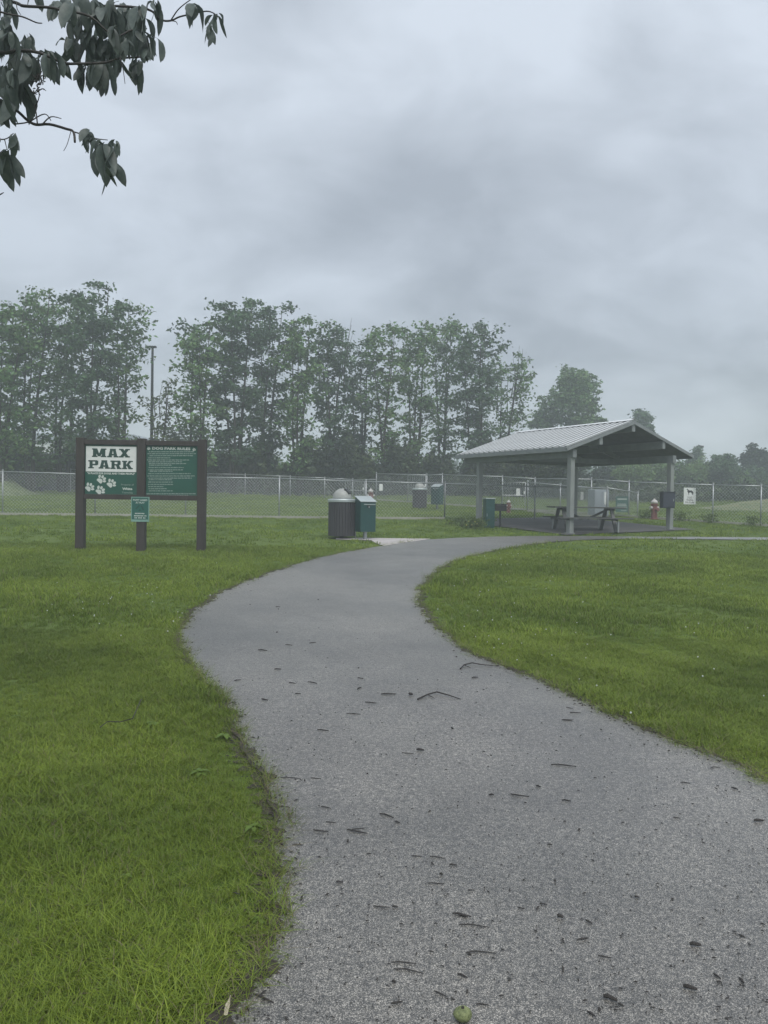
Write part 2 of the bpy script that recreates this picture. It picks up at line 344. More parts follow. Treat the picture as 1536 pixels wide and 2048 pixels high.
def catmull(pts, n=5):
    out = []
    for i in range(len(pts) - 1):
        p0, p1, p2, p3 = pts[max(i - 1, 0)], pts[i], pts[i + 1], pts[min(i + 2, len(pts) - 1)]
        for k in range(n):
            t = k / n
            out.append(tuple(.5 * ((2 * b) + (-a + c) * t + (2 * a - 5 * b + 4 * c - d) * t * t + (-a + 3 * b - 3 * c + d) * t ** 3) for a, b, c, d in zip(p0, p1, p2, p3)))
    out.append(tuple(pts[-1])); return out
wl = catmull([tuple(G(*p))[:2] for p in LEFT]); wr = catmull([tuple(G(*p))[:2] for p in RIGHT])
def wob(line, amp):
    return [(x + amp * (math.sin(y * 5.1 + x * 3) + .6 * math.sin(y * 13.7 + x * 7) + .5 * math.sin(y * 31 + x * 23)), y + amp * math.sin(x * 6.3 + y * 2)) for x, y in line]
wl = wob(catmull(wl, 3), .020); wr = wob(catmull(wr, 3), .020)
path_poly = np.array(wl + wr[::-1])
def inside(poly, X, Y):
    x0, y0 = poly[:, 0], poly[:, 1]; x1, y1 = np.roll(x0, -1), np.roll(y0, -1)
    res = np.zeros(len(X), bool)
    for a, b, c, d in zip(x0, y0, x1, y1):
        if b == d: continue
        cond = ((b > Y) != (d > Y)) & (X < (c - a) * (Y - b) / (d - b) + a); res ^= cond
    return res
def dist_lines(lines, X, Y):
    D = np.full(len(X), 1e9)
    for ln in lines:
        for (a, b), (c, d) in zip(ln[:-1], ln[1:]):
            vx, vy = c - a, d - b; L2 = vx * vx + vy * vy + 1e-12
            t = np.clip(((X - a) * vx + (Y - b) * vy) / L2, 0, 1)
            D = np.minimum(D, np.hypot(X - a - t * vx, Y - b - t * vy))
    return D
def sheet(name, poly, dz, m, depth=.02):
    bm = bmesh.new(); vs = [bm.verts.new((x, y, gz(y) + dz)) for x, y in poly]
    f = bm.faces.new(vs)
    if f.normal.z < 0: f.normal_flip()
    bmesh.ops.triangulate(bm, faces=[f])
    me = bpy.data.meshes.new(name); bm.to_mesh(me); bm.free(); me.materials.append(m)
    return link(name, me)
o = sheet('asphalt_path', [tuple(p) for p in path_poly], .014, M['asphalt']); tag(o, 'damp grey asphalt path curving through the lawn', kind='structure')
def soil_band():
    V = []; Q = []
    for ln, sgn in ((wl, 1), (wr, -1)):
        b0 = len(V); n = len(ln)
        for i, (x, y) in enumerate(ln):
            a = Vector(ln[max(i - 1, 0)]); c = Vector(ln[min(i + 1, n - 1)]); t = (c - a).normalized(); nn = Vector((-t.y, t.x)) * sgn
            w = .07 + .04 * math.sin(i * 1.7) + .03 * math.sin(i * 4.1)
            for k in (-.05, w): V.append((x + nn.x * k, y + nn.y * k, gz(y) + .007))
        Q += [(b0 + 2 * i, b0 + 2 * i + 1, b0 + 2 * i + 3, b0 + 2 * i + 2) for i in range(n - 1)]
    o = link('soil_edge', np_mesh('soil_edge', V, Q, M['soil'])); tag(o, 'strip of bare dark soil along both edges of the path', kind='structure')
soil_band()
def edge_dirt():
    V = []; Q = []
    for ln, sgn in ((wl, 1), (wr, -1)):
        pts = [p for p in catmull(ln, 3) if 1.5 < p[1] < 14]; b0 = len(V); n = len(pts)
        for i, (x, y) in enumerate(pts):
            a = Vector(pts[max(i - 1, 0)]); c = Vector(pts[min(i + 1, n - 1)]); t = (c - a).normalized() if (c - a).length else Vector((0, 1)); nn = Vector((-t.y, t.x)) * sgn
            w = .018 + .035 * math.sin(y * 4.3 + x) * math.sin(y * 1.7) + .03 * math.sin(y * 19 + x * 5) + .018 * math.sin(y * 47) + RNG.normal(0, .008)
            w = max(.004, w)
            V.append((x - nn.x * w, y - nn.y * w, gz(y) + .0145)); V.append((x + nn.x * .02, y + nn.y * .02, gz(y) + .0215))
        Q += [(b0 + 2 * i, b0 + 2 * i + 1, b0 + 2 * i + 3, b0 + 2 * i + 2) for i in range(n - 1)]
    o = link('edge_dirt', np_mesh('edge_dirt', V, Q, M['soil'])); tag(o, 'ragged crumbs of soil creeping over the path edges', kind='structure')
edge_dirt()
pad_poly = [tuple(G(*p))[:2] for p in ((672, 1077.2), (720, 1077), (862, 1078.8), (838, 1083), (800, 1088), (768, 1093.5), (752, 1088), (742, 1082), (672, 1080))]
o = sheet('concrete_pad', pad_poly, .019, M['conc']); tag(o, 'pale pinkish concrete pad beside the path under the bins', kind='structure')

def mound(name, px, base_y, hw, hd, h, m, label):
    c = G(px, base_y); V = []; Q = []; n = 28
    for j in range(n + 1):
        for i in range(n + 1):
            u, v = i / n * 2 - 1, j / n * 2 - 1; r = math.hypot(u, v)
            z = h * max(0, (math.cos(min(r, 1) * math.pi) + 1) / 2) * (1 + .18 * math.sin(7 * u + 3 * v) + .12 * math.sin(13 * v - 5 * u))
            y = c.y + v * hd; V.append((c.x + u * hw, y, gz(y) + z - .02 - (.1 if r >= 1 else 0)))
    for j in range(n):
        for i in range(n): a = j * (n + 1) + i; Q.append((a, a + 1, a + n + 2, a + n + 1))
    o = link(name, np_mesh(name, V, Q, m, True)); tag(o, label, kind='structure')
M['straw'] = mat('dry_grass_mound', (.17, .17, .085), .9, vscale=3.5, col2=(.08, .12, .045), bump=1, bscale=12, detail=9)
M['lushmound'] = mat('rough_grass_mound', (.15, .18, .08), .9, vscale=3.5, col2=(.06, .09, .03), bump=1, bscale=12, detail=9)
mound('grass_mound', -8, 989, 2.6, 2.0, .78, M['lushmound'], 'rough grassy mound behind the fence')
mound('earth_mound', 1580, 1021, 5.0, 2.4, .62, M['straw'], 'dry straw coloured mound behind the fence')

# ------------------------------------------------------------------ haze
def haze():  # air volume added to stand in for mist on a window
    me = MB().box(-310, 310, -64, 310, -1.2, 21).mesh('haze', None); o = link('haze', me)
    m = bpy.data.materials.new('veil_haze'); m.use_nodes = True; N = m.node_tree.nodes; N.clear()
    out = N.new('ShaderNodeOutputMaterial'); v = N.new('ShaderNodeVolumePrincipled')
    v.inputs['Color'].default_value = (.86, .92, .965, 1); v.inputs['Density'].default_value = HAZE; v.inputs['Anisotropy'].default_value = .2
    m.node_tree.links.new(v.outputs[0], out.inputs['Volume']); me.materials.append(m)
    tag(o, 'pale haze volume added in place of the veil of a misted window', kind='stuff')
HAZE = 0.0052
haze()

# ------------------------------------------------------------------ text
def text_mesh(body, size, m, name='lettering', parent=None, loc=(0, 0, 0), bold=0.0, width=None, extrude=.0008):
    c = bpy.data.curves.new('txt', 'FONT'); c.body = body; c.size = size; c.align_x = 'CENTER'; c.align_y = 'CENTER'
    c.extrude = extrude; c.offset = bold; c.resolution_u = 2
    t = bpy.data.objects.new('txt', c); COL.objects.link(t)
    dg = bpy.context.evaluated_depsgraph_get(); me = bpy.data.meshes.new_from_object(t.evaluated_get(dg)); bpy.data.objects.remove(t)
    xs = [v.co.x for v in me.vertices]; w = max(xs) - min(xs); s = (width / w) if width else 1
    for v in me.vertices:                        # stand it up, facing -y
        x, y, z = v.co; v.co = (x * s, -z, y)
    me.materials.clear(); me.materials.append(m)
    return link(name, me, parent, loc=loc)

# ------------------------------------------------------------------ park sign
LET = {
 'M': [((.07,0),(.31,0),(.31,1),(.07,1)), ((.69,0),(.93,0),(.93,1),(.69,1)), ((.08,1),(.36,1),(.58,.1),(.42,.1)), ((.64,1),(.92,1),(.58,.1),(.42,.1)),
       ((0,0),(.39,0),(.39,.15),(0,.15)), ((.61,0),(1,0),(1,.15),(.61,.15)), ((0,.86),(.3,.86),(.3,1),(0,1)), ((.7,.86),(1,.86),(1,1),(.7,1))],
 'A': [((.28,1),(.53,1),(.36,0),(.08,0)), ((.47,1),(.72,1),(.92,0),(.64,0)), ((.26,.22),(.74,.22),(.70,.4),(.30,.4)), ((0,0),(.43,0),(.43,.15),(0,.15)), ((.57,0),(1,0),(1,.15),(.57,.15)), ((.24,.87),(.76,.87),(.76,1),(.24,1))],
 'X': [((.05,1),(.38,1),(.95,0),(.62,0)), ((.95,1),(.62,1),(.05,0),(.38,0)), ((0,0),(.42,0),(.42,.15),(0,.15)), ((.58,0),(1,0),(1,.15),(.58,.15)), ((0,.86),(.42,.86),(.42,1),(0,1)), ((.58,.86),(1,.86),(1,1),(.58,1))],
 'P': [((.12,0),(.43,0),(.43,1),(.12,1)), ((0,0),(.56,0),(.56,.15),(0,.15)), ((0,.83),(.88,.83),(.88,1),(0,1)), ((.68,.44),(.99,.44),(.99,.94),(.68,.94)), ((.3,.38),(.9,.38),(.9,.56),(.3,.56))],
 'R': [((.1,0),(.37,0),(.37,1),(.1,1)), ((0,0),(.46,0),(.46,.15),(0,.15)), ((0,.84),(.84,.84),(.84,1),(0,1)), ((.63,.5),(.92,.5),(.92,.95),(.63,.95)), ((.3,.42),(.82,.42),(.82,.58),(.3,.58)), ((.48,.5),(.76,.5),(.95,0),(.64,0)), ((.58,0),(1,0),(1,.15),(.58,.15))],
 'K': [((.1,0),(.38,0),(.38,1),(.1,1)), ((0,0),(.47,0),(.47,.15),(0,.15)), ((0,.86),(.47,.86),(.47,1),(0,1)), ((.3,.38),(.66,1),(.93,1),(.5,.38)), ((.38,.52),(.62,.66),(.95,0),(.64,0)), ((.58,0),(1,0),(1,.15),(.58,.15)), ((.6,.87),(1,.87),(1,1),(.6,1))]}
def park_sign():
    g = G(283, 1102); k = g.y / F
    root = empty('park_sign', g, 0, 'large dark wooden park sign on three posts reading MAX PARK, with rules board', 'sign')
    cr, sr = math.cos(ROLL), math.sin(ROLL)
    def S(px, py):
        dx, dy = px - 283, 1102 - py; return ((dx * cr - dy * sr) * k, (dy * cr + dx * sr) * k)
    def rect(mb, x0, x1, y0, y1, d0, d1):
        mb_ = mb; a = S(x0, y1); b = S(x1, y0); mb_.box(a[0], b[0], d0, d1, a[1], b[1]); return mb_
    for pc in (160.5, 282.5, 402.5):
        x = (pc - 283) * k; MB().box(x - .083, x + .083, -.083, .083, -.15, 2.325).build('post', M['darkwood'], root, bevel=.006)
    for x0, x1 in ((-122.5 + 8, -8.5), (8.0, 119.5 - 8)):
        for z0, z1 in ((102.5, 112.5), (211.5, 221)):
            MB().box(x0 * k, x1 * k, -.06, .045, z0 * k, z1 * k).build('rail', M['darkwood'], root, bevel=.004)
    # left board
    x0, x1 = -113.6 * k, -9.2 * k
    lb = MB().box(x0, x1, -.02, .015, 112.6 * k, 211.4 * k).build('board', M['signgreen'], root); lb['label'] = 'green board with paw prints and white name plate'
    wa, wb = (-112.0 * k, 157.5 * k), (-11.5 * k, 208.0 * k)
    MB().box(wa[0], wb[0], -.026, -.0202, wa[1], wb[1]).build('name_plate', M['white'], lb)
    def word(txt, boxes):
        mb = MB(); q = 0
        for ch, (a, b, ya, yb) in zip(txt, boxes):
            p0 = S(170 + a / 13.96, 885 + yb / 13.96); p1 = S(170 + b / 13.96, 885 + ya / 13.96)
            for poly in LET[ch]:
                pts = [(p0[0] + u * (p1[0] - p0[0]), p0[1] + v * (p1[1] - p0[1])) for u, v in poly]
                mb.prism(pts, -.0285 - q * .00012, -.0262); q += 1
        mb.build('lettering', M['letter'], lb)
    word('MAX', [(222, 625, 172, 405), (645, 965, 180, 412), (975, 1280, 185, 415)])
    word('PARK', [(118, 400, 497, 720), (405, 722, 500, 728), (735, 1045, 508, 738), (1060, 1362, 515, 742)])
    def T(body, px, py, wpx, hpx, m, par, d=-.022, bold=.0):
        s = S(px, py); text_mesh(body, hpx * k * 1.38, m, 'lettering', par, (s[0], d, s[1]), bold=bold, width=wpx * k)
    T('"A PLACE FOR DOGS AND THEIR PEOPLE"', 223.8, 947.2, 95, 3.6, M['print'], lb, bold=.002)
    T('Property of', 256, 969.5, 25, 3.6, M['printdim'], lb); T('White', 256, 977.8, 20, 4.6, M['print'], lb, bold=.0025); T('Township', 256, 985.3, 22, 3.6, M['printdim'], lb)
    def paw(cx, cy, sc, par, m):                 # centre in photo px
        mb = MB(); q = [0]
        def ell(x, y, a, b, rot):
            pts = []
            for i in range(14):
                t = 2 * math.pi * i / 14; u, v = a * math.cos(t), b * math.sin(t)
                pts.append((x + u * math.cos(rot) - v * math.sin(rot), y + u * math.sin(rot) + v * math.cos(rot)))
            pr = [S(cx + (x_ / 13.96) * sc, cy - (y_ / 13.96) * sc) for x_, y_ in pts]
            mb.prism(pr, -.0225 - q[0] * .00015, -.0202); q[0] += 1
        ell(-50, 90, 33, 50, -.15); ell(32, 78, 33, 48, -.35); ell(85, 22, 34, 48, -1.0); ell(82, -48, 30, 48, -1.5)
        pad = [(-130, 8), (-95, 32), (-30, 30), (22, 0), (28, -40), (12, -95), (-20, -115), (-55, -92), (-95, -50), (-128, -22)]
        mb.prism([S(cx + x_ / 13.96 * sc, cy - y_ / 13.96 * sc) for x_, y_ in pad], -.0224, -.0202)
        mb.build('paw_print', m, par)
    for a, b in ((480, 1035), (755, 1150), (150, 1255), (445, 1342)): paw(170 + a / 13.96, 885 + b / 13.96, 1.0, lb, M['print'])
    # right board
    x0, x1 = 8.2 * k, 111.3 * k
    rb = MB().box(x0, x1, -.02, .015, 112.6 * k, 211.4 * k).build('board', M['signgreen'], root); rb['label'] = 'green board with the dog park rules'
    T('DOG PARK RULES', 344, 897.5, 76, 5.2, M['print'], rb, bold=.003)
    paw(299, 897.5, .35, rb, M['print']); paw(389.5, 899.5, .35, rb, M['print'])
    rr = random.Random(3); mb = MB()
    for y, a, b in ((330,130,1400),(385,90,1440),(440,150,1360),(500,110,730),(560,80,1250),(610,110,1060),(660,130,1170),(705,140,760),(770,120,1100),(835,110,1110),(875,150,810),(940,110,1310),
                    (1005,80,1400),(1065,110,1320),(1110,130,780),(1175,110,790),(1240,100,800),(1300,110,530),(1360,120,650),(1420,130,790),(1500,60,1430),(1545,150,1220)):
        x = a
        while x < b - 20:
            w = min(rr.choice((30, 45, 60, 80, 100)), b - x)
            n = max(1, int(w / 15)); cw = w / n
            for i in range(n):                   # little letter-like strokes
                h = 11 + (5 if rr.random() < .3 else 0)
                p = S(290 + (x + i * cw) / 13.96, 880 + (y + 11) / 13.96); q = S(290 + (x + i * cw + cw * .78) / 13.96, 880 + (y - h) / 13.96)
                mb.box(p[0], q[0], -.0215, -.0202, p[1], q[1])
            x += w + 14
    mb.build('rules_lines', M['printdim'], rb)
    return root, S, k, g
sign_root, SS, SK, SG = park_sign()
def puppy_sign():
    s = SS(283.6, 1017)
    root = empty('small_notice', (SG.x + s[0], SG.y - .095, SG.z + s[1]), 0, 'small green notice with pale border fixed low on the middle post of the park sign', 'sign')
    k = SK; w, h = 18.2 * k, 23.2 * k
    MB().box(-w, w, 0, .008, -h * 1.13, h).build('backing', mat('pale_green_border', (.22, .38, .33), .5, var=.15), root, bevel=.003)
    f = MB().box(-w * .90, w * .90, -.003, -.0003, -h * .93, h * .94).build('face', M['signgreen2'], root)
    text_mesh('PUPPY GAMES', .05, M['print'], 'lettering', f, (0, -.004, h * .72), width=w * 1.55, bold=.001)
    text_mesh('AT PLAY', .05, M['print'], 'lettering', f, (0, -.004, h * .50), width=w * 1.0, bold=.001)
    mb = MB()
    mb.prism([(-w * .55, -h * .05), (-w * .35, -h * .02), (w * .02, h * .30), (-w * .12, h * .32)], -.004, -.0032)
    mb.prism([(w * .05, h * .28), (w * .2, h * .25), (w * .45, -h * .1), (w * .3, -h * .14)], -.0042, -.0032)
    mb.prism([(-w * .2, -h * .2), (w * .1, -h * .18), (w * .0, -h * .02)], -.0044, -.0032)
    mb.build('picture', M['letter'], f)
    mb = MB()
    for z, a, b in ((-.42, -.55, .5), (-.62, -.65, .7), (-.80, -.6, .6)):
        x = a
        while x < b: mb.box(w * x, w * min(x + .11, b), -.0041, -.0032, h * (z - .045), h * (z + .045)); x += .15 if random.random() < .8 else .24
    tag(mb.build('small_print', M['print'], f), kind='stuff')
puppy_sign()

# ------------------------------------------------------------------ bins and bag dispensers
def litter_bin():
    r = empty('litter_bin', (0, 0, 0))
    MB().lathe([(.05, 0), (.05, .05), (.20, .06), (.20, .075)], 20).build('foot', M['dark'], r)
    MB().lathe([(.295, .08), (.295, .90), (.27, .90), (.27, .1)], 36).build('liner', M['dark'], r)
    base = None; n = 30
    for i in range(n):
        a = 2 * math.pi * i / n
        if base is None:
            base = MB().box(-.028, .028, -.337, -.305, .07, .91).build('slat', M['slat'], r, bevel=.004); o = base
        else: o = base.copy(); COL.objects.link(o); o.parent = r
        o.rotation_euler = (0, 0, a)
    MB().lathe([(.345, .905), (.358, .915), (.358, .965), (.345, .985), (.24, .995), (.24, .905)], 36).build('rim', M['lidmetal'], r, smooth=False)
    prof = [(.235, .99)] + [(.235 * math.cos(t), 1.01 + .24 * math.sin(t)) for t in [i * math.pi / 2 / 9 for i in range(10)]][:-1] + [(.001, 1.25)]
    d = MB().lathe(prof, 32).build('dome', M['dome'], r, smooth=True)
    # mouth with a flap on the dome's shoulder
    a = math.radians(-12); t = math.radians(48)
    mb = MB(); c = Vector((.236 * math.cos(t), 0, 1.01 + .24 * math.sin(t))); nrm = Vector((math.cos(t), 0, math.sin(t))); tv = Vector((-math.sin(t), 0, math.cos(t)))
    vs = [c + nrm * e + tv * u * .085 + Vector((0, v * .11, 0)) for e in (-.05, .006) for u, v in ((-1, -1), (-1, 1), (1, 1), (1, -1))]
    mb.add(vs, [(3, 2, 1, 0), (4, 5, 6, 7), (0, 1, 5, 4), (1, 2, 6, 5), (2, 3, 7, 6), (3, 0, 4, 7)])
    f = mb.build('flap', M['dark'], d, bevel=.006); f.rotation_euler = (0, 0, a)
    return r
def bag_dispenser():
    r = empty('bag_dispenser', (0, 0, 0))
    MB().box(-.035, .035, -.035, .035, -.1, .25).build('post', M['galv'], r)
    # body: front is -y, sloped top falls towards the front
    b = MB(); w = .21; d = .155; z0, zf, zb = .20, .93, 1.06
    b.add([(-w, -d, z0), (w, -d, z0), (w, d, z0), (-w, d, z0), (-w, -d, zf), (w, -d, zf), (w, d, zb), (-w, d, zb)],
          [(3, 2, 1, 0), (4, 5, 6, 7), (0, 1, 5, 4), (1, 2, 6, 5), (2, 3, 7, 6), (3, 0, 4, 7)])
    b.build('body', M['boxgreen'], r, bevel=.008)
    l = MB(); l.add([(-w - .012, -d - .02, zf + .002), (w + .012, -d - .02, zf + .002), (w + .012, d + .01, zb + .006), (-w - .012, d + .01, zb + .006),
                     (-w - .012, -d - .02, zf + .018), (w + .012, -d - .02, zf + .018), (w + .012, d + .01, zb + .024), (-w - .012, d + .01, zb + .024)],
                    [(3, 2, 1, 0), (4, 5, 6, 7), (0, 1, 5, 4), (1, 2, 6, 5), (2, 3, 7, 6), (3, 0, 4, 7)])
    l.build('lid', M['lidmetal'], r, bevel=.004)
    MB().box(-.12, .19, -d - .012, -d - .001, .865, .885).build('hinge', M['lidmetal'], r)
    MB().box(-.03, .05, -d - .02, -d - .001, .80, .855).build('latch', M['dark'], r, bevel=.004)
    MB().box(.0, .022, -d - .026, -d - .021, .79, .83).build('padlock', M['galv'], r)
    return r
bin1 = litter_bin(); g = G(683, 1077); bin1.location = g
tag(bin1, 'charcoal slatted litter bin with grey dome lid standing by the path edge', 'bin', 'domed litter bins')
disp1 = bag_dispenser(); g = G(730, 1079.5); disp1.location = g; disp1.rotation_euler = (0, 0, math.radians(28))
tag(disp1, 'teal green dog waste box on a short post beside the near litter bin', 'dispenser', 'green dog waste boxes')
o = MB().tube([G(711, 1078), at(711, 1008, G(711, 1078).y)], .014, 8).build('marker_pole', M['galv']); tag(o, 'thin pale metal pole standing between the near bin and green box', 'pole')
bin2 = copy_tree(bin1); g = G(839, 1018); bin2.location = g; bin2.rotation_euler = (0, 0, .6); bin2.scale = (.88, .88, .88)
tag(bin2, 'charcoal slatted litter bin with dome lid seen through the chain-link fence', 'bin', 'domed litter bins')
disp2 = copy_tree(disp1); g = G(874, 1018.5); disp2.location = g; disp2.rotation_euler = (0, 0, math.radians(-38))
tag(disp2, 'teal green dog waste box seen through the fence beside the far litter bin', 'dispenser', 'green dog waste boxes')

# ------------------------------------------------------------------ chain-link fences
def fence(posts, label, bottom=True, mesh=True, group='chain-link fences of the dog park', pr=.025, pitch=.11, railr=.022):
    P = []
    for px, by, ty in posts:
        g = G(px, by); P.append((g, at(px, ty, g.y).z - g.z))
    root = empty('chain_link_fence', P[0][0], 0, label, 'fence', group); O = P[0][0]
    for (g, h) in P:
        b = MB().tube([(0, 0, -.1), (0, 0, h)], pr, 8); b.ball((0, 0, h), pr * 1.35, 8, 5, (1, 1, .8)); b.build('post', M['galv'], root, smooth=True, loc=g - O)
    for (a, ha), (b, hb) in zip(P[:-1], P[1:]):
        ta = a - O + Vector((0, 0, ha - .05)); tb = b - O + Vector((0, 0, hb - .05))
        MB().tube([ta, tb], railr, 6).build('top_rail', M['galv'], root, smooth=True)
        if bottom: MB().beam(a - O + Vector((0, .0, .03)), b - O + Vector((0, 0, .03)), .08, .09).build('bottom_board', M['kerbwood'], root)
        if mesh:
            n = max(2, int((b - a).length / pitch)); mb = MB(); d = (b - a) / n
            hh = min(ha, hb) - .1; k = max(1, round(hh / (d.length)))
            off = Vector((-(b - a).y, (b - a).x, 0)).normalized() * .004
            for sgn in (1, -1):
                for i in range(-k, n + 1):
                    s0, s1 = max(0, i), min(n, i + k)
                    if s1 <= s0: continue
                    if sgn == 1: u0_, u1_ = s0, s1; v0_, v1_ = (s0 - i) / k, (s1 - i) / k
                    else: u0_, u1_ = n - s0, n - s1; v0_, v1_ = (s0 - i) / k, (s1 - i) / k
                    A = a - O + d * u0_ + Vector((0, 0, .05 + v0_ * hh)) + off * sgn; B = a - O + d * u1_ + Vector((0, 0, .05 + v1_ * hh)) + off * sgn
                    mb.tube([A, B], .0032, 3, cap=False)
            mb.build('wire_mesh', M['wire'], root)
    return root
fence([(-170, 1029, 937), (5, 1030, 940), (190, 1031.5, 946), (371, 1034, 951), (558, 1036.5, 954), (731, 1038, 960), (889, 1039, 964)],
      'long near chain-link fence running behind the park sign and the near bins')
fence([(889, 1039, 964), (1069, 1040, 970), (1213, 1036, 973), (1275, 1034, 983)], 'chain-link fence seen through the open pavilion, ending beside the green rules sign', bottom=False)
f2 = lambda x: 1001 + (x - 752) * 51 / 769
fence([(x, f2(x), t) for x, t in ((752, 945), (853, 948), (884, 947), (1004, 951), (1069, 955), (1182, 956), (1257, 961), (1336, 964), (1425, 967), (1521, 969), (1640, 973), (1760, 977))],
      'chain-link fence running past the pavilion to the white dog sign on the lawn side')
fence([(-60, 981, 930), (13, 982, 932), (141, 984, 937), (250, 986, 941), (370, 988, 945), (490, 991, 947), (580, 994, 951), (649, 997, 954), (705, 998, 957), (752, 1001, 957)],
      'farthest chain-link fence in front of the undergrowth', bottom=False, pitch=.16)
fence([(1055, 1024, 962), (1120, 1030, 968), (1213, 1036, 975)], 'short chain-link fence between the inner gate posts behind the pavilion', pitch=.13)
# gates with little frames
def gate(pxa, ya, ta, pxb, yb, tb, label):
    a, b = G(pxa, ya), G(pxb, yb); ha, hb = at(pxa, ta, a.y).z - a.z, at(pxb, tb, b.y).z - b.z
    r = empty('fence_gate', a, 0, label, 'gate', 'gates in the dog park fences'); d = b - a; h = min(ha, hb)
    z = Vector((0, 0, 1))
    MB().tube([z * .08, z * h, d + z * h, d + z * .08, z * .08], .02, 6).build('gate_frame', M['galv'], r, smooth=True)
    MB().tube([z * h * .55, d + z * h * .55], .014, 6).build('brace', M['galv'], r)
    n = 8; mb = MB()
    for i in range(n): mb.tube([d * (i / n) + z * .1, d * ((i + 1) / n) + z * h], .004, 3, False); mb.tube([d * (i / n) + z * h, d * ((i + 1) / n) + z * .1], .004, 3, False)
    mb.build('wire_mesh', M['wire'], r)
    MB().box(-.03, .03, -.05, -.02, h * .6, h * .7).build('latch', M['white'], r, loc=d * .95)
gate(1003, 1022, 962, 1050, 1023, 965, 'galvanised gate seen through the pavilion left of the picnic table')
gate(815, 1006, 951, 851, 1008, 951, 'galvanised gate behind the far litter bin')
gate(690, 1003, 962, 728, 1004, 963, 'galvanised gate above the dome of the near litter bin')
# white notices on the fences
def notice(px0, px1, y0, y1, Y, label, m=None, text=None, name='notice_sign', cat='sign'):
    c = at((px0 + px1) / 2, (y0 + y1) / 2, Y); k = Y / F; w, h = (px1 - px0) * k / 2, (y1 - y0) * k / 2
    r = empty(name, c, 0, label, cat)
    pl = MB().box(-w, w, -.004, .004, -h, h).build('panel', m or M['white'], r)
    return r, pl, w, h
def notices():
    Yf = lambda px, by: G(px, by).y - .06
    notice(758.5, 765.5, 968, 981.5, Yf(762, 1038), 'small blank white notice on the fence just right of the near green box')
    notice(1032.5, 1040, 977, 991.5, Yf(1036, 1024), 'small white notice on the gate seen through the left half of the pavilion')
    notice(1161, 1167, 984, 1000, Yf(1164, 1037), 'small white notice beside the middle pavilion posts')
    r, pl, w, h = notice(1367.5, 1391.5, 975.5, 1008.5, Yf(1380, f2(1380)), 'white sign with a black dog silhouette hanging on the fence right of the pavilion', name='dog_sign')
    D = [(-.42, .93), (-.30, .97), (-.16, .74), (.06, .70), (.22, .72), (.36, .58), (.47, .38), (.46, .20), (.40, .22), (.36, .30), (.40, .12), (.36, -.02), (.30, .12), (.22, .32), (.10, .42),
         (-.02, .40), (-.10, .30), (-.12, .10), (-.10, -.02), (-.17, -.02), (-.18, .16), (-.26, .38), (-.34, .55), (-.30, .68), (-.36, .82), (-.46, .85)]
    bm = bmesh.new(); vs = [bm.verts.new((x * w * 1.25, -.0045, .12 * h + z * h * .78)) for x, z in D]; f = bm.faces.new(vs)
    if f.normal.y > 0: f.normal_flip()
    ex = bmesh.ops.extrude_face_region(bm, geom=[f])
    for v in [e for e in ex['geom'] if isinstance(e, bmesh.types.BMVert)]: v.co.y -= .002
    bmesh.ops.triangulate(bm, faces=bm.faces[:]); me = bpy.data.meshes.new('dog_silhouette'); bm.to_mesh(me); bm.free(); me.materials.append(M['dark']); link('dog_silhouette', me, pl)
    for t, z, ww in (('DOGS', -.20, .75), ('Weighing', -.48, 1.1), ('30 lb. & over', -.78, 1.5)):
        text_mesh(t, .1, M['dark'], 'lettering', pl, (0, -.0055, z * h), width=w * ww, bold=.001)
    r, pl, w, h = notice(1231.5, 1256, 993, 1024, G(1244, 1034).y - .1, 'green rules sign with white lines on the fence behind the picnic table', M['signgreen2'], name='rules_sign')
    mb = MB()
    for z, a, b, t in ((.66, -.72, .78, .10), (.02, -.72, .72, .05), (-.16, -.8, .8, .05), (-.38, -.85, .85, .05), (-.8, -.1, .75, .05)):
        x = a
        while x < b: mb.box(w * x, w * min(x + .15, b), -.007, -.0045, h * (z - t), h * (z + t)); x += .2
    mb.build('rules_lines', M['print'], pl)
notices()

# ------------------------------------------------------------------ hydrants, locker
def hydrant(px, by, s, label):
    r = empty('fire_hydrant', G(px, by), .4, label, 'hydrant', 'red hydrants in the dog park')
    r.scale = (s, s, s)
    MB().lathe([(.16, 0), (.16, .04), (.11, .05), (.105, .50), (.13, .52), (.13, .56), (.11, .57)], 16).build('barrel', M['red'], r, smooth=False)
    MB().lathe([(.125, .575), (.12, .63), (.08, .69), (.03, .71), (.03, .75), (.001, .75)], 16).build('bonnet', M['hydcap'], r, smooth=True)
    for sx in (-1, 1): MB().tube([(sx * .09, 0, .42), (sx * .19, 0, .42)], .05, 8).build('outlet', M['hydcap'], r)
    MB().tube([(0, -.09, .36), (0, -.2, .36)], .065, 10).build('outlet', M['red'], r)
hydrant(1308, 1039, 1.02, 'faded red hydrant with pale cap behind the fence right of the picnic table')
hydrant(741, 1010, 1.0, 'red hydrant showing just behind the near green waste box')
hydrant(1017, 1026, .7, 'small faded red hydrant seen through the left half of the pavilion')
def locker():
    g = G(1197, 1033); r = empty('storage_locker', g, .25, 'pale grey upright locker behind the picnic table and the fence', 'locker'); h = hgt(1197, 1033, 979)
    MB().box(-.30, .30, -.2, .3, 0, h).build('body', M['locker'], r, bevel=.01)
    for x in (-.15, .15): MB().box(x - .14, x + .14, -.222, -.202, .06, h - .05).build('door', M['locker'], r, bevel=.004)
    MB().box(.09, .20, -.235, -.224, h * .45, h * .9).build('plate', M['white'], r)
locker()

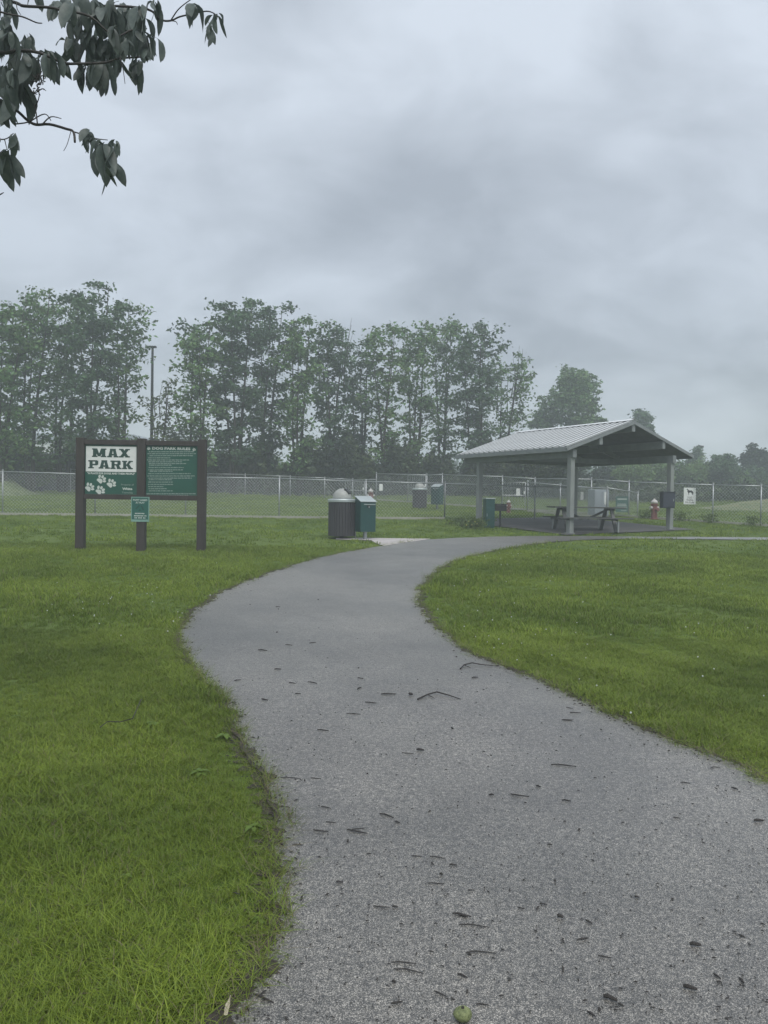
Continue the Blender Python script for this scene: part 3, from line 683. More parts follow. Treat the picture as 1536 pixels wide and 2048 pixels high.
# ------------------------------------------------------------------ pavilion
PA = math.radians(29.4); PD = 21.0
P0 = at(1134, 893, PD); EZ = P0.z; RZ = at(1266.7, 841, PD * 1.0594).z
PL, PW = .2514 * PD, .242 * PD
pw = Vector((math.cos(PA), math.sin(PA), 0)); pl_ = Vector((-math.sin(PA), math.cos(PA), 0))
def pavilion():
    base_z = 1.0
    root = empty('picnic_pavilion', (P0.x, P0.y, base_z), PA, 'open picnic pavilion with ribbed pale metal gable roof on grey posts', 'pavilion')
    ez, rz = EZ - base_z, RZ - base_z; pit = math.atan2(rz - ez, PW / 2); cs, sn = math.cos(pit), math.sin(pit); sl = (PW / 2) / cs
    n = 20; pwid = PL / n
    proto = None
    # one ribbed sheet: x along the slope (0 = eave), y along the building
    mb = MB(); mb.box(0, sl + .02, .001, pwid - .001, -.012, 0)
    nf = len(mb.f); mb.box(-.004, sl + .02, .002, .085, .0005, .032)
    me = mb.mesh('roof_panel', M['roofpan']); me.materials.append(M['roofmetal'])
    for pi, p_ in enumerate(me.polygons): p_.material_index = 1 if pi == nf + 1 else 0  # rib sides share the dark pan tone as painted shade; tops stay pale
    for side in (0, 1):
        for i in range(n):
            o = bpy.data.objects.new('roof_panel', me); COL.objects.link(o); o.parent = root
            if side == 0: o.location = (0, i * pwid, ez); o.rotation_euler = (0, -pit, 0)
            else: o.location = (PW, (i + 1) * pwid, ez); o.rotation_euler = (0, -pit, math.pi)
    # ridge cap, eave and rake trims
    mb = MB()
    for s in (-1, 1):
        a = Vector((PW / 2, -.03, rz + .05)); mb.add([a, a + Vector((0, PL + .06, 0)), a + Vector((s * .16, PL + .06, -.16 * math.tan(pit))), a + Vector((s * .16, 0, -.16 * math.tan(pit)))], [(0, 1, 2, 3)])
    mb.build('ridge_cap', M['roofmetal'], root)
    for x, s in ((0, 1), (PW, -1)): MB().box(x - .02, x + .02, .0, PL, ez - .13, ez - .015).build('fascia', M['beamgrey'], root, bevel=.003)
    for y in (-.02, PL + .02):
        for x0, s in ((-.02, 1), (PW + .02, -1)):
            a = Vector((x0, y, ez - .075)); b = Vector((PW / 2, y, rz - .065)); MB().beam(a, b, .035, .085).build('rake_trim', M['beamgrey'], root)
    # roof deck below the sheets
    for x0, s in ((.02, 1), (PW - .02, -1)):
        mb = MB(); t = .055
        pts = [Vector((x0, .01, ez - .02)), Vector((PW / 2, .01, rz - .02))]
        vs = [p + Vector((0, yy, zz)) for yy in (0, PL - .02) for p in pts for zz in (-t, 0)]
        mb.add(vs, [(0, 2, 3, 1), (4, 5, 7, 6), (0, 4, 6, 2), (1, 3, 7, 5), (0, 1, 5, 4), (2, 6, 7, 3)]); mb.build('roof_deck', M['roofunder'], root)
    # purlins poking out at the gable, rafters, beams
    for fx in (.25, .5, .75):
        zz = ez + (rz - ez) * (1 - abs(fx - .5) * 2) - .20
        MB().box(PW * fx - .06, PW * fx + .06, -.0, PL, zz - .12, zz + .10).build('purlin', M['beamgrey'], root, bevel=.004)
    wx = {'A': .35, 'C': PW - .72}
    for x in wx.values(): MB().box(x - .07, x + .07, .06, PL - .06, ez - .28, ez - .06).build('eave_beam', M['beamgrey'], root, bevel=.004)
    for y in (PL * .5, PL - .95):
        for s in (-1, 1):
            xa = .35 if s == -1 else PW - .35
            MB().beam((xa, y, ez - .02 - .0), (PW / 2, y, rz - .22), .07, .15).build('rafter', M['beamgrey'], root)
        if y > 2: MB().box(.42, PW - .79, y - .05, y + .05, ez - .25, ez - .09).build('tie_beam', M['beamgrey'], root, bevel=.004)
    for x, y in ((.35, .2), (.35, PL - .85), (PW - .72, .2), (PW - .60, PL - .85)):
        wy = P0.y + x * math.sin(PA) + y * math.cos(PA); zg = gz(wy) - base_z
        p = MB().box(x - .075, x + .075, y - .075, y + .075, zg - .1, ez - .28).build('post', M['postgrey'], root, bevel=.008)
        MB().box(x - .10, x + .10, y - .10, y + .10, zg + .03, zg + .045).build('base_plate', M['galv'], p)
    return root
pav = pavilion()
def pw_pt(x, y): p = P0 + pw * x + pl_ * y; return (p.x, p.y)
o = sheet('pavilion_slab', [pw_pt(-.05, -.1), pw_pt(PW + .1, -.1), pw_pt(PW + .1, PL + .3), pw_pt(-.05, PL + .3)], .03, M['slab']); tag(o, 'damp concrete floor under the pavilion, roof shade put into its dark colour', kind='structure')
slab_poly = np.array([pw_pt(-.05, -.1), pw_pt(PW + .1, -.1), pw_pt(PW + .1, PL + .3), pw_pt(-.05, PL + .3)])

def picnic_table():
    g = G(1170, 1064.5); r = empty('picnic_table', (g.x, g.y, g.z + .035), math.radians(4), 'dark picnic table with attached benches under the pavilion roof', 'table')
    L2 = 1.02
    for i in range(5):
        y = -.34 + i * .17; MB().box(-L2, L2, y - .078, y + .078, .66, .70).build('tabletop_plank', M['tablewood'], r, bevel=.004)
    for s in (-1, 1):
        for j in (0, 1):
            y = s * (.66 + j * .16); MB().box(-L2 + .02, L2 + .06, y - .072, y + .072, .37, .405).build('bench_plank', M['tablewood'], r, bevel=.004)
    for x in (-.72, .68):
        for s in (-1, 1): MB().beam((x, s * .62, 0), (x, s * .22, .655), .05, .09, (1, 0, 0)).build('leg', M['tablewood'], r)
        MB().box(x - .055, x - .027, -.84, .84, .325, .368).build('crossbar', M['tablewood'], r)
        MB().box(x + .027, x + .055, -.38, .38, .60, .658).build('crossbar', M['tablewood'], r)
        for s in (-1, 1): MB().box(x - .02, x + .02, s * .78 - .02, s * .78 + .02, 0, .324).build('bench_support', M['galv'], r)
    MB().beam((-.68, 0, .62), (-.1, 0, .35), .04, .06).build('brace', M['tablewood'], r); MB().beam((.64, 0, .62), (.06, 0, .35), .04, .06).build('brace', M['tablewood'], r)
picnic_table()
def green_cabinet():
    g = G(977, 1056); h = hgt(977, 1056, 998)
    r = empty('waste_cabinet', g, math.radians(12), 'tall narrow dark green waste cabinet beside the left pavilion post', 'cabinet')
    MB().box(-.14, .14, -.14, .14, 0, h).build('body', M['boxgreen'], r, bevel=.008)
    MB().box(-.155, .155, -.155, .155, h + .001, h + .03).build('lid', M['lidmetal'], r, bevel=.004)
    MB().box(-.115, .115, -.152, -.142, .06, h * .72).build('door', M['boxgreen'], r, bevel=.003)
    MB().tube([(-.11, -.16, h * .4), (-.11, -.16, h * .5)], .008, 6).build('handle', M['galv'], r)
green_cabinet()
def grill():
    g = G(1000, 1055); z = at(1000, 1014, g.y).z - g.z
    r = empty('park_grill', g, .1, 'black charcoal grill on a pedestal beside the green cabinet', 'grill')
    MB().tube([(0, 0, -.05), (0, 0, z - .12)], .03, 10).build('pedestal', M['dark'], r)
    MB().box(-.16, .16, -.13, .13, z - .12, z - .10).box(-.16, .16, .11, .13, z - .1, z + .1).box(-.16, -.14, -.13, .109, z - .1, z + .1).box(.14, .16, -.13, .109, z - .1, z + .1).box(-.139, .139, -.13, -.12, z - .1, z + .07).build('firebox', M['dark'], r)
    mb = MB()
    for i in range(9): mb.tube([(-.13 + i * .0325, -.16, z + .06), (-.13 + i * .0325, .1, z + .06)], .005, 4)
    mb.build('grate', M['galv'], r); MB().tube([(-.02, -.14, z + .08), (-.02, -.14, z + .13), (.04, -.14, z + .13)], .008, 6).build('handle', M['galv'], r)
grill()
def post_box():
    x, y = PW - .72, .2; p = P0 + pw * x + pl_ * y; c = at(1335, 1000.5, p.y - .25)
    r = empty('meter_box', (c.x, c.y, c.z), .1, 'dark blue grey metal box mounted on the right pavilion post', 'box')
    MB().box(-.19, .19, -.1, .12, -.235, .235).build('body', M['blue'], r, bevel=.008); MB().box(-.17, .17, -.115, -.102, -.21, .21).build('door', M['blue'], r, bevel=.003)
    MB().box(-.20, .20, -.13, .13, .237, .255).build('lid', M['blue'], r); MB().box(.12, .14, -.13, -.116, -.03, .04).build('latch', M['galv'], r)
post_box()

# ------------------------------------------------------------------ poles
def lamp_pole():
    g = G(302, 983); h = hgt(302, 983, 694)
    r = empty('lamp_pole', g, 0, 'tall thin lamp pole between two groups of trees behind the sign', 'lamp')
    MB().tube([(0, 0, -.2), (0, 0, h)], [.11, .07], 10).build('pole', M['dark'], r)
    MB().box(-.28, .22, -.12, .12, h - .05, h + .06).build('lamp_head', M['dark'], r, bevel=.02); MB().box(-.42, -.29, -.1, .1, h - .02, h + .03).build('lamp_head', M['dark'], r, bevel=.01)
lamp_pole()
def utility_pole():
    p = at(1398.5, 960, 75); g = Vector((p.x, p.y, gz(75))); h = at(1398.5, 891, 75).z - g.z
    r = empty('utility_pole', g, 0, 'dark pole with a short crossarm above the bushes right of the roof', 'pole')
    MB().tube([(0, 0, -.2), (0, 0, h)], [.17, .14], 10).build('pole', M['bark'], r); MB().box(-.34, .34, -.07, .07, h - .16, h - .02).build('crossarm', M['bark'], r)
utility_pole()
def white_shed():
    p = at(1478, 965, 95); g = Vector((p.x, p.y, gz(95))); ht = at(1478, 941, 95).z - g.z
    r = empty('far_building', g, .1, 'low white building glimpsed beyond the bushes near the right tree', 'building')
    MB().box(-3.2, 3.2, 0, 5, -.2, ht - .5).build('wall', M['white'], r)
    mb = MB(); mb.prism([(-3.4, ht - .5), (3.4, ht - .5), (3.0, ht), (-3.0, ht)], -.3, 5.3); mb.build('roof', M['roofmetal'], r)
    for x in (-1.8, 0, 1.8): MB().box(x - .4, x + .4, -.03, -.001, 1.0, 1.9).build('window', M['dark'], r)
white_shed()
def white_shed2():
    p = at(135, 960, 92); g = Vector((p.x, p.y, gz(92))); ht = at(135, 868, 92).z - g.z
    r = empty('far_building', g, -.05, 'long pale building half hidden behind the left group of trees', 'building')
    MB().box(-9, 9, 0, 8, -.2, ht - .8).build('wall', M['white'], r)
    mb = MB(); mb.prism([(-9.3, ht - .8), (9.3, ht - .8), (8.2, ht), (-8.2, ht)], -.3, 8.3); mb.build('roof', M['locker'], r)
    for i in range(6): x = -7.5 + i * 3; MB().box(x - .6, x + .6, -.03, -.001, ht * .45, ht * .68).build('window', M['dark'], r)
white_shed2()

# ------------------------------------------------------------------ foliage
def leaf_arrays(C, D, Ls, Wr):                   # diamonds folded on the midrib: base, right, tip, left
    n = len(C); D = D / np.linalg.norm(D, axis=1, keepdims=True)
    R = RNG.normal(size=(n, 3)); S = np.cross(D, R); S /= np.linalg.norm(S, axis=1, keepdims=True) + 1e-9
    Nn = np.cross(S, D); Ls = Ls[:, None]
    base = C; tip = C + D * Ls; mid = C + D * Ls * .45; w = Ls * Wr / 2
    r_ = mid + S * w + Nn * w * .35; l_ = mid - S * w + Nn * w * .35
    V = np.stack([base, r_, tip, l_], 1).reshape(-1, 3); Q = np.arange(n * 4).reshape(n, 4)
    return V, Q
def foliage(name, C, size, m, parent=None, droop=.5, wr=.55, outward=None):
    n = len(C); D = RNG.normal(size=(n, 3)); D[:, 2] = D[:, 2] * .5 - droop
    if outward is not None: D += outward * .8
    V, Q = leaf_arrays(C, D, size * RNG.uniform(.65, 1.35, n), wr)
    return link(name, np_mesh(name, V, Q, m), parent)
def make_tree(px, base_y, top_y, half_px, label, m='leafA', depth_add=0, stems=3, dens=1.0, crown_from=.22, leaf=.24, shape='tall', group='trees behind the dog park', name='broadleaf_tree', dead=0, seed=None):
    rr = random.Random(seed if seed is not None else int(px * 7 + top_y)); g = G(px, base_y)
    if depth_add:
        Y = g.y + depth_add; p = at(px, base_y, Y); g = Vector((p.x, Y, gz(Y)))
    H = at(px, top_y, g.y).z - g.z; R = half_px * g.y / F * 1.12
    root = empty(name, g, 0, label, 'tree', group)
    tr = MB(); br = MB(); tufts = []
    def rad_at(t):                                # crown radius along the height
        if shape == 'round': return R * math.sqrt(max(0.02, 1 - ((t - .55) / .5) ** 2))
        u = (t - crown_from) / (1 - crown_from)
        return R * (.62 + .5 * math.sin(min(1, max(0, u)) * math.pi * .9)) * (1 if u < .8 else math.sqrt(max(.05, 1 - ((u - .8) / .21) ** 2)))
    for s in range(stems):
        a = 2 * math.pi * (s + rr.random() * .6) / stems; sp = (R * .42 if stems > 1 else 0)
        topz = H * (1 - rr.random() * (.16 if stems > 1 and s else .02)) * (.8 if shape == 'round' else 1); pts = []; k = 9
        wx, wy = rr.uniform(-.35, .35), rr.uniform(-.35, .35)
        for i in range(k + 1):
            t = i / k; off = sp * t ** 1.3
            pts.append((math.cos(a) * (.12 + off) + wx * math.sin(t * 5) * .5, math.sin(a) * (.12 + off) + wy * math.sin(t * 4 + 1) * .5, -.2 + t * topz))
        r_0 = (.06 + .006 * H) * (1 if s == 0 else .75)
        tr.tube(pts, [max(.012, r_0 * (1 - .92 * i / k)) for i in range(k + 1)], 7)
        nb = int(9 + H * 1.0)
        for b in range(nb):
            t = crown_from * .75 + (1 - crown_from * .75) * (b + rr.random() * .8) / nb; t = min(t, .985)
            i = min(int(t * k), k - 1); fr = t * k - i; p = Vector(pts[i]).lerp(Vector(pts[i + 1]), fr)
            az = rr.random() * 2 * math.pi; L = rad_at(p.z / H) * rr.uniform(.45, 1.0) * (.5 if shape == 'round' else 1); up_ = rr.uniform(.35, .95)
            e = p + Vector((math.cos(az) * L, math.sin(az) * L, L * up_ * (.5 if t > .8 else .8)))
            md = p.lerp(e, .5) + Vector((0, 0, -.08 * L)) ; (br.tube([p, md, e], [.028, .018, .006], 4, False) if shape != 'round' or t < .7 else None)
            nt_ = 2 + int(L * 1.6)
            for q in range(nt_):
                f = .35 + .65 * (q + rr.random()) / nt_; c = p.lerp(e, f) + Vector((rr.gauss(0, .16), rr.gauss(0, .16), rr.gauss(0, .12)))
                tufts.append((c.x, c.y, min(c.z, H - .1), rr.uniform(.25, .5)))
        tufts.append((pts[-1][0], pts[-1][1], pts[-1][2] - .15, .35))
    for d in range(dead):
        a = rr.random() * 6.28; x0 = math.cos(a) * R * .5; y0 = math.sin(a) * R * .5
        zz = H * rr.uniform(.55, .7); br.tube([(x0, y0, zz), (x0 * 1.3 + rr.uniform(-.2, .2), y0 * 1.3, zz + H * .15), (x0 * 1.5 + rr.uniform(-.3, .3), y0 * 1.4, zz + H * .33)], [.035, .02, .006], 4, False)
    if shape == 'round':
        tufts = []; nlob = 16; lobs = []
        for q in range(nlob):
            v = Vector((rr.gauss(0, 1), rr.gauss(0, 1), rr.gauss(0, 1))).normalized(); lobs.append((v * rr.uniform(.35, .72), rr.uniform(.22, .38)))
        for q in range(int(430 * max(.4, R / 2.5))):
            lv, lr = rr.choice(lobs); v = Vector((rr.gauss(0, 1), rr.gauss(0, 1), rr.gauss(0, 1))).normalized() * lr * rr.uniform(.4, 1.1) + lv
            tufts.append((v.x * R, v.y * R, H * .52 + v.z * H * .46 - .25 * (abs(v.x) * R if v.z > 0 else 0), rr.uniform(.2, .42)))
    tr.build('trunk', M['bark'], root, smooth=True); br.build('branches', M['bark'], root)
    T = np.array(tufts); nl = max(6, int(24 * dens)); idx = np.repeat(np.arange(len(T)), nl)
    r_ = T[idx, 3:4]; off = RNG.normal(size=(len(idx), 3)) * np.array([.56, .56, .32]) * r_
    C = T[idx, :3] + off
    foliage('crown', C, leaf, M[m], root, .45)
    return root
BY = 988
specs = [
 (8, 588, 52, 'leafA', 'broad tree cut by the frame edge, above the grassy mound', {}),
 (62, 563, 48, 'leafA', 'tree with a pointed feathery top at the far end of the row', {'dens': .8}),
 (125, 580, 46, 'leafA', 'slim tree between the feathery topped tree and the tallest tree', {'dens': .8}),
 (182, 551, 58, 'leafB', 'tallest tree of the row, standing behind the MAX PARK board', {'dens': 1.15}),
 (236, 592, 38, 'leafA', 'tree beside the tallest one, its open side facing the lamp pole', {'dens': .8}),
 (318, 750, 24, 'leafC', 'low thin tree in the gap around the lamp pole', {'dens': .45, 'dead': 4, 'stems': 2}),
 (394, 632, 36, 'leafA', 'tree just right of the lamp pole, above the rules board', {'dens': .9}),
 (466, 588, 66, 'leafB', 'dense dark dome-topped tree right of the rules board', {'dens': 1.35, 'seed': 21}),
 (530, 600, 52, 'leafB', 'tall dark tree overlapping the dome-topped tree', {'dens': 1.1}),
 (598, 622, 44, 'leafA', 'tree with ragged top, second right of the dome-topped tree', {'dens': .85}),
 (660, 646, 44, 'leafB', 'shorter dark tree directly above the near litter bin', {'dens': .95, 'dead': 4}),
 (716, 668, 36, 'leafB', 'lowest tree in the middle of the row, above the green waste box', {'dens': .8}),
 (766, 634, 42, 'leafA', 'thin open tree with sparse top right of the middle dip', {'dens': .6}),
 (826, 631, 46, 'leafA', 'light green tree above the far litter bin', {'dens': .8}),
 (884, 637, 44, 'leafA', 'tree with bare stems showing above the fence corner post', {'dens': .75}),
 (948, 627, 54, 'leafB', 'large dark tree rising behind the left end of the pavilion roof', {'dens': 1.15}),
 (1012, 700, 36, 'leafA', 'small end tree of the row with bare upright twigs', {'dens': .65, 'dead': 6}),
]
for i, (px, ty, hw, m, lab, kw) in enumerate(specs):
    make_tree(px, BY + (0 if px < 300 else 2), ty, hw, lab, m, depth_add=(i % 3) * 1.6 - 1, **kw)
make_tree(1136, 985, 696, 84, 'rounded feathery tree behind the ridge of the pavilion roof', 'leafA', 6, 2, 1.5, .12, .26, 'round', 'trees beyond the pavilion')
make_tree(1288, 985, 798, 44, 'dense small tree peeking over the peak of the pavilion roof', 'leafB', 12, 1, 1.9, .15, .28, 'round', 'trees beyond the pavilion')
make_tree(1388, 985, 882, 15, 'little spiky tree at the lower corner of the pavilion roof', 'leafB', 14, 1, 1.0, .3, .3, 'round', 'trees beyond the pavilion')
make_tree(1438, 988, 893, 44, 'spreading tree with lumpy crown beside the utility pole', 'leafB', 4, 2, 1.3, .1, .26, 'round', 'trees beyond the pavilion')
make_tree(1508, 988, 880, 40, 'dark tree at the edge above the dry mound', 'leafDark', 8, 2, 1.5, .1, .28, 'round', 'trees beyond the pavilion')
make_tree(1585, 988, 880, 40, 'dark tree just beyond the edge of the dry mound', 'leafDark', 9, 2, 1.2, .1, .28, 'round', 'trees beyond the pavilion')
def bush(px, by, top, hw, label, m, add=0, n=2600, leaf=.2, group='bushes behind the fences'):
    g = G(px, by)
    if add: Y = g.y + add; p = at(px, by, Y); g = Vector((p.x, Y, gz(Y)))
    H = at(px, top, g.y).z - g.z; R = hw * g.y / F; root = empty('bush', g, 0, label, 'bush', group)
    k = 16; lob = [(RNG.uniform(-.75, .75) * R, RNG.uniform(-.6, .6) * R, RNG.uniform(.2, .78) * H, RNG.uniform(.2, .38)) for _ in range(k)]
    C = []; O = []
    for x, y, z, f in lob:
        q = RNG.normal(size=(n // k, 3)); q /= np.linalg.norm(q, axis=1, keepdims=True); rr_ = RNG.uniform(.55, 1.05, (n // k, 1))
        C.append(np.array([x, y, z]) + q * rr_ * np.array([f * R, f * R, f * H * .8])); O.append(q)
    C = np.concatenate(C); O = np.concatenate(O); C[:, 2] = np.maximum(C[:, 2], .05)
    foliage('foliage', C, leaf, M[m], root, .3, .6, O)
    mb = MB()
    for i in range(5): a = i * 1.3; mb.tube([(0, 0, -.1), (math.cos(a) * R * .3, math.sin(a) * R * .3, H * .6)], [.04, .01], 5)
    mb.build('stems', M['bark'], root)
for a in ((1190, 985, 935, 42, 'dark bush behind the pavilion between its middle posts', 'leafDark', 2), (1248, 985, 925, 42, 'mid green bush under the pavilion eave', 'leafD', 1),
          (1312, 985, 922, 34, 'yellow green bush seen below the pavilion roof', 'leafD', -1), (1352, 985, 918, 34, 'dark bush behind the right pavilion post', 'leafA', 3),
          (1398, 985, 912, 42, 'round green bush at the foot of the utility pole', 'leafD', 1), (1462, 985, 938, 42, 'low green bush beneath the lumpy crowned tree', 'leafA', 0),
          (1528, 986, 930, 44, 'dark bush above the dry mound', 'leafB', 2), (1225, 985, 905, 40, 'dark bush rising just under the gable', 'leafB', 5), (1275, 985, 918, 30, 'light green bush directly under the gable peak', 'leafD', 0), (1420, 985, 925, 40, 'grey green bush between the utility pole and the lumpy crowned tree', 'leafA', 3), (1495, 986, 945, 34, 'low dark bush at the foot of the dark edge tree', 'leafDark', 1), (1600, 986, 930, 44, 'dark bush past the dry mound', 'leafB', 2),
          (290, 984, 880, 42, 'olive bush showing between the sign posts above the fence', 'leafC', 1), (82, 983, 905, 44, 'olive brown bush left of the park sign', 'leafC', 0),
          (28, 982, 895, 40, 'dark bush behind the grassy mound', 'leafDark', 0), (1095, 985, 880, 48, 'dark bush under the left pavilion eave', 'leafB', 2), (1040, 985, 890, 44, 'dark bush above the pavilion gate', 'leafDark', 1)):
    bush(*a)
def undergrowth():
    n = 120000; X = RNG.uniform(-31, 34, n); X = np.where(X > 10.5, np.where(RNG.random(n) < .7, RNG.uniform(-31, 10.5, n), X), X)
    Y0 = 45.5 + 1.6 * np.sin(X * .35) ; Y = Y0 + RNG.uniform(-1.5, 5, n)
    top = 2.5 + .9 * np.sin(X * .9 + 1) * np.sin(X * .37) + .6 * np.sin(X * 2.3) + .35 * np.sin(X * 5.1)
    top = np.where(X > 10.5, .9 + .2 * np.sin(X * 1.7), top); Y = np.where(X > 10.5, Y - 1.5, Y)
    Z = SLOPE * np.minimum(Y, 60) + np.abs(RNG.beta(1.4, 1.3, n)) * np.maximum(top, .6)
    C = np.stack([X, Y, Z], 1); V, Q = leaf_arrays(C, RNG.normal(size=(n, 3)) * np.array([1, 1, .6]) - np.array([0, 0, .3]), .24 * RNG.uniform(.6, 1.3, n), .6)
    o = link('undergrowth', np_mesh('undergrowth', V, Q, M['leafU'])); tag(o, 'dense dark undergrowth beneath the row of trees', kind='stuff')
    n = 30000; X = RNG.uniform(-90, 100, n); Y = RNG.uniform(125, 140, n); top = 4.2 + 1.2 * np.sin(X * .21) + .8 * np.sin(X * .63 + 1)
    Z = gz(100) + RNG.beta(1.3, 1.1, n) * top
    V, Q = leaf_arrays(np.stack([X, Y, Z], 1), RNG.normal(size=(n, 3)), .9 * RNG.uniform(.6, 1.3, n), .7)
    o = link('distant_wood', np_mesh('distant_wood', V, Q, M['leafB'])); tag(o, 'low distant wood seen between the trunks', kind='stuff')
undergrowth()

# weeds at the foot of the left pavilion post
def weed_clump(px, by, w, h, n, label, flowers=0):
    g = G(px, by); r = empty('weed_clump', g, 0, label, 'weeds', 'weed clumps')
    C = np.stack([RNG.normal(0, w, n), RNG.normal(0, w * .6, n), RNG.uniform(0, h, n)], 1); V, Q = leaf_arrays(C, RNG.normal(size=(n, 3)) * .6 + np.array([0, 0, .6]), .09 * RNG.uniform(.6, 1.3, n), .4)
    link('foliage', np_mesh('foliage', V, Q, M['leafC']), r)
    if flowers:
        mb = MB()
        for i in range(flowers): mb.ball((random.gauss(0, w), -w * .5, random.uniform(.1, h)), .022, 6, 4)
        mb.build('flowers', mat('yellow_flower', (.5, .45, .12), .6), r)
weed_clump(945, 1058, .22, .3, 500, 'clump of weeds with small yellow flowers at the left pavilion post', 5)
weed_clump(938, 1052, .35, .2, 400, 'low leafy weeds behind the yellow flowered clump')
for i, (x, lab) in enumerate(((1290, 'tall dark weeds at the fence foot left of the right pavilion post'), (1360, 'weeds at the fence foot below the dog sign'), (1420, 'dark weeds at the fence post right of the dog sign'), (1505, 'weeds at the last fence post in view'))):
    weed_clump(x, f2(x) + 1.5, .14, .3, 220, lab)

# ------------------------------------------------------------------ overhanging tree, top left
def near_leaf_meshes():
    out = []
    for k in range(5):
        rr = random.Random(k); n = 7; V = []; Fc = []; L = 1.0; wmax = .145 + .05 * rr.random(); bend = rr.uniform(.05, .35); fold = rr.uniform(.15, .5); tw = rr.uniform(-.4, .4); sk = rr.uniform(-.12, .12)
        for i in range(n + 1):
            t = i / n; w = wmax * (math.sin(math.pi * t ** 1.15) ** .8 if 0 < t < 1 else 0) * (1 - .15 * t)
            th_ = min(1, t / .4) * 1.45 + .1; cy_ = 0 if i == 0 else cy_ + math.cos(th_) / n; cz_ = 0 if i == 0 else cz_ - math.sin(th_) / n; zz = cz_ * L; yy = cy_ * L; xx = sk * math.sin(t * 3); a = tw * t
            for s in (-1, 0, 1): V.append((xx + s * w * math.cos(a), yy + abs(s) * w * fold + s * w * math.sin(a), zz + abs(s) * .02 * math.sin(9 * t + k)))
        for i in range(n):
            for s in (0, 1): a = i * 3 + s; Fc.append((a, a + 1, a + 4, a + 3))
        mb = MB(); mb.add(V, Fc); out.append(mb.mesh('leaf', M['leafNear'], True))
    return out
